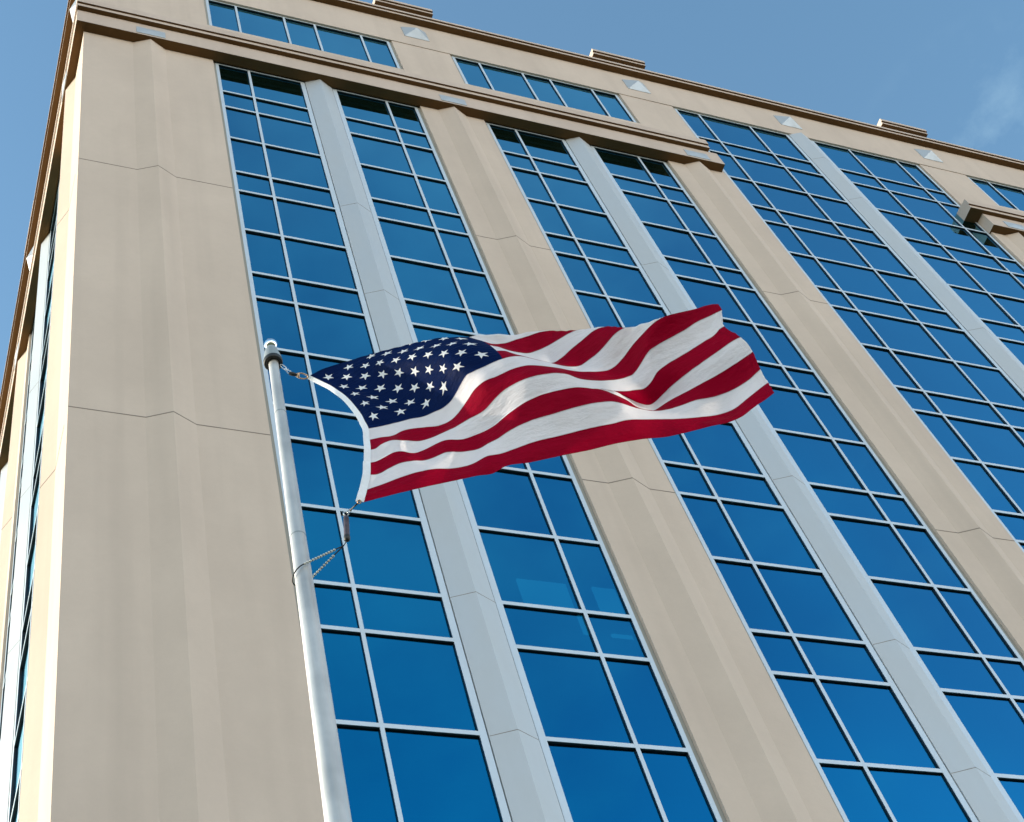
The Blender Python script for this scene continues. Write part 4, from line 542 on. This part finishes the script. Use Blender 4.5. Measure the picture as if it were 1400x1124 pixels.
# stepped blocks and pyramid ornaments over the piers
def parapet(T, xc):
    m = MB(T); m.box(xc - .70, xc + .70, -.02, .22, 7.80, 8.36)
    pf = [(.26, 8.36), (-.20, 8.36), (-.20, 8.46), (-.245, 8.46), (-.245, 8.60), (.26, 8.60)]
    m.prism_x(pf, xc - .78, xc + .78)
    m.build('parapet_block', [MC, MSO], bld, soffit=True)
def pyramid(T, xc, zc, hw, hh, y, d):
    m = MB(T); q = [(xc - hw, zc - hh), (xc + hw, zc - hh), (xc + hw, zc + hh), (xc - hw, zc + hh)]
    P = [(x, y + .02, z) for x, z in q] + [(x, y - .012, z) for x, z in q] + [(xc, y - .012 - d, zc)]
    m.add(P, [(0, 1, 5, 4), (1, 2, 6, 5), (2, 3, 7, 6), (3, 0, 4, 7), (4, 5, 8), (5, 6, 8), (6, 7, 8), (7, 4, 8)])
    m.build('pyramid_ornament', MPY, bld)
def pc(e): return (e[0] + e[1]) / 2
for i, e in enumerate(fe):
    xc = pc(e)
    parapet(front, xc - .06 if i else xc); pyramid(front, xc, 6.75, .325, .325, YW, .165)
    pyramid(front, xc, 1.79, .30, .17, -.26, .035)
pyramid(front, 15.93, 6.75, .325, .325, YW, .165)
for i, e in enumerate(se):
    xc = pc(e)
    if i: parapet(side, xc)
    pyramid(side, xc, 6.75, .325, .325, YW, .165); pyramid(side, xc, 1.79, .30, .17, -.225, .035)
# upright glowing panels added behind the glass for the pale patches in the panes
def add_glowpanel(x0, x1, y, z0, z1):
    m = MB(); m.box(x0, x1, y, y + .03, z0, z1); m.build('added_glow_panel', MLT, bld)
add_glowpanel(3.30, 4.02, .60, -15.17, -14.64)
add_glowpanel(4.42, 4.95, .60, -15.17, -14.63)
add_glowpanel(4.36, 4.66, .50, -16.25, -15.75)
add_glowpanel(3.92, 3.99, .45, -16.2, -15.5)
# ------------------------------------------------------------------ flagpole
T0 = Vector((-2.302, -6.325, -22.223)); B0 = Vector((-2.348, -6.308, -26.031))
def axis(z): return T0 + (B0 - T0) * ((z - T0.z) / (B0.z - T0.z))
base = axis(ZB)
pole = thing('flagpole', (base.x, base.y, 0), 'tapered brushed aluminium flagpole with a silver ball on top', 'flagpole')
def prad(z): return min(.0315 + (T0.z - z) * .0071, .085)
m = MB(); zs = [T0.z + .10] + [T0.z - i * .25 for i in range(0, 41)]; zs = [z for z in zs if z > ZB] + [ZB]
m.tube([axis(z) for z in zs], [prad(z) for z in zs], 40); m.build('shaft', MPO, pole, smooth=True)
for z in (-22.75, -23.99, -27.2):
    m = MB(); m.tube([axis(z - .005), axis(z + .005)], [prad(z) + .0008] * 2, 40)
    m.build('seam', MTRK, pole, smooth=False)
def lathe(m, prof, c, seg=36, mi=0):
    k = len(m.v)
    for r_, z in prof:
        for j in range(seg): m.v.append((c.x + r_ * math.cos(2 * math.pi * j / seg), c.y + r_ * math.sin(2 * math.pi * j / seg), c.z + z))
    for i in range(len(prof) - 1):
        for j in range(seg): m.f.append([k + i * seg + j, k + i * seg + (j + 1) % seg, k + (i + 1) * seg + (j + 1) % seg, k + (i + 1) * seg + j]); m.m.append(mi)
tc_ = axis(-22.15)
m = MB(); lathe(m, [(.0330, .02), (.0335, .0), (.056, -.004), (.0605, .002), (.0615, .03), (.0605, .032)], tc_); m.build('collar', MBLK, pole, smooth=True)
m = MB(); lathe(m, [(.0595, .028), (.0605, .034), (.059, .05), (.042, .15), (.036, .175), (.028, .19), (.002, .195)], tc_); m.build('truck', MTRK, pole, smooth=True)
m = MB(); m.ball(axis(-21.915), .0425, 0, 32, 20); m.build('ball_finial', MBALL, pole, smooth=True)
m = MB(); lathe(m, [(.085, .0), (.20, .0), (.20, .03), (.19, .045), (.13, .06), (.10, .11), (.088, .12)], base - Vector((0, 0, 0))); m.build('base_collar', MTRK, pole, smooth=True)

# ------------------------------------------------------------------ the flag
NR, NC = FLAG_DIM
G = [[Vector((FLAG[(i * NC + j) * 3] / 1000 - 2, FLAG[(i * NC + j) * 3 + 1] / 1000 - 7, FLAG[(i * NC + j) * 3 + 2] / 1000 - 23)) for j in range(NC)] for i in range(NR)]
def cr(a, b, c, d, t): return .5 * ((2 * b) + (c - a) * t + (2 * a - 5 * b + 4 * c - d) * t * t + (3 * b - a - 3 * c + d) * t * t * t)
def up_cols(row, k):
    o = []; n = len(row)
    for j in range(n - 1):
        a, b, c, d = row[max(j - 1, 0)], row[j], row[j + 1], row[min(j + 2, n - 1)]
        for q in range(k): o.append(cr(a, b, c, d, q / k))
    o.append(row[-1]); return o
K = 3
G2 = [up_cols(r, K) for r in G]
cols = [up_cols([G2[i][j] for i in range(NR)], 2) for j in range(len(G2[0]))]
nr, nc = len(cols[0]), len(cols)
tt = up_cols(FLAG_T, K)
TC = .39
verts = []; uvs = []
for j in range(nc):
    for i in range(nr):
        p = cols[j][i].copy(); v = i / (NR - 1) / 2 * 15
        if j == nc - 1: p += Vector((random.uniform(-.003, .003), random.uniform(-.002, .002), random.uniform(-.002, .002)))   # frayed fly end
        verts.append(p); uvs.append((12 * tt[j] / TC, v))
flag = thing('flag', tuple(cols[0][0] + Vector((0, 0, OFF))), 'red, white and blue stars and stripes flag blowing out from the pole', 'flag')
me = bpy.data.meshes.new('cloth'); lo = flag.location
faces = [(j * nr + i, j * nr + i + 1, (j + 1) * nr + i + 1, (j + 1) * nr + i) for j in range(nc - 1) for i in range(nr - 1)]
me.from_pydata([(p.x - lo.x, p.y - lo.y, p.z + OFF - lo.z) for p in verts], [], faces)
uvl = me.uv_layers.new(name='cloth')
for pl in me.polygons:
    pl.use_smooth = True
    us = [uvs[v] for v in pl.vertices]; cu = sum(u[0] for u in us) / 4; cv = sum(u[1] for u in us) / 4
    for li, vi in zip(pl.loop_indices, pl.vertices):
        u, v = uvs[vi]; uvl.data[li].uv = (cu + (u - cu) * .9999, cv + (v - cv) * .9999)
me.materials.append(MFL); cl = bpy.data.objects.new('cloth', me); COL.objects.link(cl); cl.parent = flag
# canvas heading along the hoist
m = MB(); n = nr; W = .042
outer = []
for i in range(n):
    a = cols[0][i]; d = (cols[0][i] - cols[3][i]).normalized(); t = (cols[0][min(i + 1, n - 1)] - cols[0][max(i - 1, 0)]).normalized()
    d = (d - t * d.dot(t)).normalized(); view = (a - Vector((-4.16, -11.17, -30.77))).normalized()
    s_ = t.cross(view).normalized(); s_ = s_ if s_.x < 0 else -s_
    d = (d * .35 + s_ * .65).normalized()
    outer.append(a + d * W * (.55 + .45 * i / n))
for th in (.0, .003):
    pass
P = []
for i in range(n):
    a, b = cols[0][i] + (cols[3][i] - cols[0][i]).normalized() * .004, outer[i]
    nn = (b - a).cross(cols[0][min(i + 1, n - 1)] - cols[0][max(i - 1, 0)]).normalized() * .0022
    P += [a + nn, b + nn, b - nn, a - nn]
F = []
for i in range(n - 1):
    for q in range(4): F.append((i * 4 + q, i * 4 + (q + 1) % 4, (i + 1) * 4 + (q + 1) % 4, (i + 1) * 4 + q))
F += [(0, 1, 2, 3), ((n - 1) * 4 + 3, (n - 1) * 4 + 2, (n - 1) * 4 + 1, (n - 1) * 4)]
m.v = [tuple(p) for p in P]; m.f = [list(f) for f in F]; m.m = [0] * len(F)
m.build('heading', MROPE, flag, smooth=False)
topc = (outer[0] + cols[0][0]) / 2; botc = (outer[-1] + cols[0][-1]) / 2
def ringm(m, c, r_, w, n_, ax=Vector((0, 1, 0)), st=Vector((1, 0, 0)), sq=1., mi=0):
    ax = ax.normalized(); a = (st - ax * st.dot(ax)).normalized(); b = ax.cross(a)
    m.tube([c + a * math.cos(2 * math.pi * k / n_) * r_ + b * math.sin(2 * math.pi * k / n_) * r_ * sq for k in range(n_ + 1)], w, 8, mi, False)
viewd = Vector((.33, .47, .82))
for c in (botc, topc + Vector((.02, 0, 0))):
    m = MB(); ringm(m, c, .0095, .003, 16, viewd); m.build('grommet', MBRS, flag, smooth=True)

# ------------------------------------------------------------------ hardware
tA, tB, tC, tD = Vector((-2.252, -6.345, -22.20)), Vector((-2.236, -6.36, -22.275)), Vector((-2.217, -6.38, -22.342)), Vector((-2.169, -6.40, -22.378))
def along(a, b, t): return a + (b - a) * t
sn = thing('snap_hook', tuple(along(tA, topc, .5) + Vector((0, 0, OFF))), 'small chain and snap hook tying the flag corner to the pole top', 'snap hook')
d = (tC - tA).normalized(); px_ = d.cross(viewd).normalized()
for k in range(3):
    m = MB(); c = along(tA, tC, (k + .35) / 3); ringm(m, c, .024, .0028, 20, viewd if k % 2 == 0 else px_ + viewd * .4, d, .36)
    m.build('chain_link', MSTL, sn, smooth=True)
m = MB(); d2 = (topc - tC).normalized()
LL = (topc - tC).length; m.tube([tC - d2 * .016, tC - d2 * .008, tC + d2 * .012, tC + d2 * .03, tC + d2 * LL * .42], [.005, .012, .0135, .010, .004], 14); m.build('swivel', MBLK, sn, smooth=True)
m = MB(); ringm(m, along(tC, topc, .62), LL * .34, .0048, 24, viewd, d2, .42); ringm(m, along(tC, topc, .42), .011, .006, 18, d2, px_, 1.)
m.build('hook', MBRS, sn, smooth=True)

wb, wt = Vector((-2.118, -6.52, -24.19)), Vector((-2.128, -6.56, -24.07))
WB, WT = WPTS
kn = Vector(KNOT)
wg = thing('counterweight', tuple(WB + Vector((0, 0, OFF))), 'dark cylindrical halyard weight hanging below the flag corner', 'weight')
ax_ = (WT - WB)
m = MB(); m.tube([WB + ax_ * t for t in (.10, .14, .5, .9, .97, 1.0)], [.012, .0155, .0155, .0155, .012, .004], 20); m.build('weight_body', MWGT, wg, smooth=True)
m = MB(); m.tube([WB + ax_ * t for t in (-.04, -.0, .12, .17)], [.006, .0165, .0175, .015], 20); m.build('rubber_stop', MBLK, wg, smooth=True)
rg = WT + ax_.normalized() * .02
m = MB(); ringm(m, rg, .013, .0035, 18, viewd); ringm(m, rg + (botc - rg) * .25, .014, .003, 18, viewd, botc - rg, .5)
m.tube([rg + (botc - rg) * .3, rg + (botc - rg) * .92], .0045, 10, 1); m.tube([rg + Vector((-.016, -.002, .008)), rg + Vector((-.012, -.002, -.004)), rg + Vector((0, 0, -.018))], .003, 8, 0)
m.build('clip', [MSTL, MBLK], wg, smooth=True)

# beaded sling round the pole, gathered at the knot under the weight
pc_ = axis(-24.31); sl = thing('retainer_sling', tuple(pc_ + Vector((0, 0, OFF))), 'beaded retainer sling looped round the flagpole shaft', 'sling')
r_ = prad(-24.31) + .014
kd = Vector((kn.x - pc_.x, kn.y - pc_.y, 0)); L_ = kd.length; kd.normalize(); kp = Vector((-kd.y, kd.x, 0))
al = math.acos(min(.999, r_ / L_))
loop = []
nn_ = 44
for k in range(nn_ + 1):
    a = al + (2 * math.pi - 2 * al) * k / nn_
    loop.append(pc_ + (kd * math.cos(a) + kp * math.sin(a)) * r_)
def tilt(p): return p + Vector((0, 0, (p - pc_).dot(kd) * ((kn.z - pc_.z) / L_)))
loop = [tilt(p) for p in loop]
path = [kn] + loop + [kn]
m = MB(); m.tube(path, .0034, 8, 0, False); m.tube([kn, WB - Vector((0, 0, .004))], .003, 8)
m.build('cord', MBLK, sl, smooth=True)
m = MB()
for end, P0, P1, t0, t1 in ((0, kn, loop[0], .30, 1.0), (1, kn, loop[-1], .24, .96)):
    L0 = (P1 - P0).length; n_ = int(L0 * (t1 - t0) / .0165)
    for k in range(n_ + 1): m.ball(P0 + (P1 - P0) * (t0 + (t1 - t0) * k / n_), .0076, 0, 10, 7)
m.build('beads', MBEAD, sl, smooth=True)

# ------------------------------------------------------------------ ground
def sheet(name, x0, x1, y0, y1, z, mat_):
    me = bpy.data.meshes.new(name); me.from_pydata([(x0, y0, z), (x1, y0, z), (x1, y1, z), (x0, y1, z)], [], [(0, 1, 2, 3)])
    me.materials.append(mat_); o = bpy.data.objects.new(name, me); COL.objects.link(o); o['kind'] = 'structure'; return o
MLN, nt = new_mat('lawn'); p, o = principled(nt, Roughness=.9)
n = noise(nt, coords(nt), 2.5, 5, .6); lk(nt, mixcol(nt, n, (.04, .06, .02), (.07, .08, .035)), p.inputs['Base Color'])
sheet('ground', -600, 600, -600, 600, -.004, MLN)
sheet('pavement', -14, 60, -9.5, 60, .0, MG)

# ------------------------------------------------------------------ camera, light, sky
cd = bpy.data.cameras.new('camera'); cam = bpy.data.objects.new('camera', cd); COL.objects.link(cam)
RM = CAM_R; CC = CAM_C; FPX = CAM_F
r, dn, fw = [Vector(v) for v in RM]
M = Matrix(((r.x, -dn.x, -fw.x, CC[0]), (r.y, -dn.y, -fw.y, CC[1]), (r.z, -dn.z, -fw.z, CC[2] + OFF), (0, 0, 0, 1)))
cam.matrix_world = M; cd.sensor_width = 36; cd.sensor_fit = 'HORIZONTAL'; cd.lens = 36 * FPX / 1400; cd.clip_start = .1; cd.clip_end = 3000
scene.camera = cam
SAZ, SEL = SUN_AZ, SUN_EL        # azimuth: angle behind the facade plane, measured from -X towards +Y
sd = Vector((-math.cos(R(SAZ)) * math.cos(R(SEL)), math.sin(R(SAZ)) * math.cos(R(SEL)), math.sin(R(SEL))))
sl_ = bpy.data.lights.new('sun', 'SUN'); sl_.energy = SUN_E; sl_.angle = R(.53); sl_.color = (1, .865, .69)
so = bpy.data.objects.new('sun', sl_); COL.objects.link(so); so.rotation_euler = sd.to_track_quat('Z', 'Y').to_euler(); so.location = (-30, 20, 60)
w = bpy.data.worlds.new('World'); scene.world = w; w.use_nodes = True; nt = w.node_tree; nt.nodes.clear()
sky = N(nt, 'ShaderNodeTexSky', sky_type='NISHITA'); sky.sun_disc = False; sky.sun_elevation = R(SEL)
sky.sun_rotation = math.atan2(sd.x, sd.y); sky.altitude = 0; sky.air_density = AIR; sky.dust_density = DUST; sky.ozone_density = OZ
tcn = N(nt, 'ShaderNodeTexCoord')
mp = N(nt, 'ShaderNodeMapping'); mp.inputs['Scale'].default_value = (5, 5, 9); mp.inputs['Location'].default_value = (.7, .2, .4); lk(nt, tcn.outputs['Generated'], mp.inputs[0])
cn = noise(nt, mp.outputs[0], 1.6, 7, .62)
dv = N(nt, 'ShaderNodeVectorMath', operation='DOT_PRODUCT'); lk(nt, tcn.outputs['Generated'], dv.inputs[0]); dv.inputs[1].default_value = (.585, .235, .776)
area = ramp(nt, dv.outputs['Value'], .9935, .9998)
wisps = math_(nt, 'MULTIPLY', ramp(nt, cn, .42, .70), area, True)
cc_ = mixcol(nt, math_(nt, 'MULTIPLY', wisps, .6), sky.outputs[0], CLOUD)
# thin veils of cloud over the half of the sky behind the photographer
mp2 = N(nt, 'ShaderNodeMapping'); mp2.inputs['Scale'].default_value = (2.2, 2.2, 4.5); mp2.inputs['Location'].default_value = (3.1, .7, 1.4); lk(nt, tcn.outputs['Generated'], mp2.inputs[0])
cn2 = noise(nt, mp2.outputs[0], 1.5, 5, .55)
sy = N(nt, 'ShaderNodeSeparateXYZ'); lk(nt, tcn.outputs['Generated'], sy.inputs[0])
veil = math_(nt, 'MULTIPLY', ramp(nt, cn2, .45, .64), ramp(nt, sy.outputs[1], .05, -.35))
cc_ = mixcol(nt, math_(nt, 'MULTIPLY', veil, .42), cc_, CLOUD)
bg = N(nt, 'ShaderNodeBackground'); bg.inputs[1].default_value = SKY_S; lk(nt, mixcol(nt, 1.0, cc_, SKY_T, 'MULTIPLY'), bg.inputs[0])
# unseen haze glow added along the horizon as fill light, stronger towards +X
sx = N(nt, 'ShaderNodeSeparateXYZ'); lk(nt, tcn.outputs['Generated'], sx.inputs[0])
hz = math_(nt, 'POWER', math_(nt, 'SUBTRACT', 1.0, math_(nt, 'ABSOLUTE', sx.outputs[2]), True), FILL_HAZE_P)
hb = N(nt, 'ShaderNodeBackground'); hb.inputs[0].default_value = (*FILL_HAZE_C, 1); lk(nt, math_(nt, 'MULTIPLY', math_(nt, 'MULTIPLY', hz, ramp(nt, sx.outputs[0], -1., 1., .70, 1.30)), FILL_HAZE_S), hb.inputs[1])
ad = N(nt, 'ShaderNodeAddShader'); lk(nt, bg.outputs[0], ad.inputs[0]); lk(nt, hb.outputs[0], ad.inputs[1])
wo = N(nt, 'ShaderNodeOutputWorld'); lk(nt, ad.outputs[0], wo.inputs[0])
vs = scene.view_settings; vs.view_transform = 'Standard'; vs.look = 'None'; vs.gamma = 1; vs.exposure = EXPO
scene.render.engine = 'CYCLES'; scene.cycles.max_bounces = 8; scene.cycles.transparent_max_bounces = 8
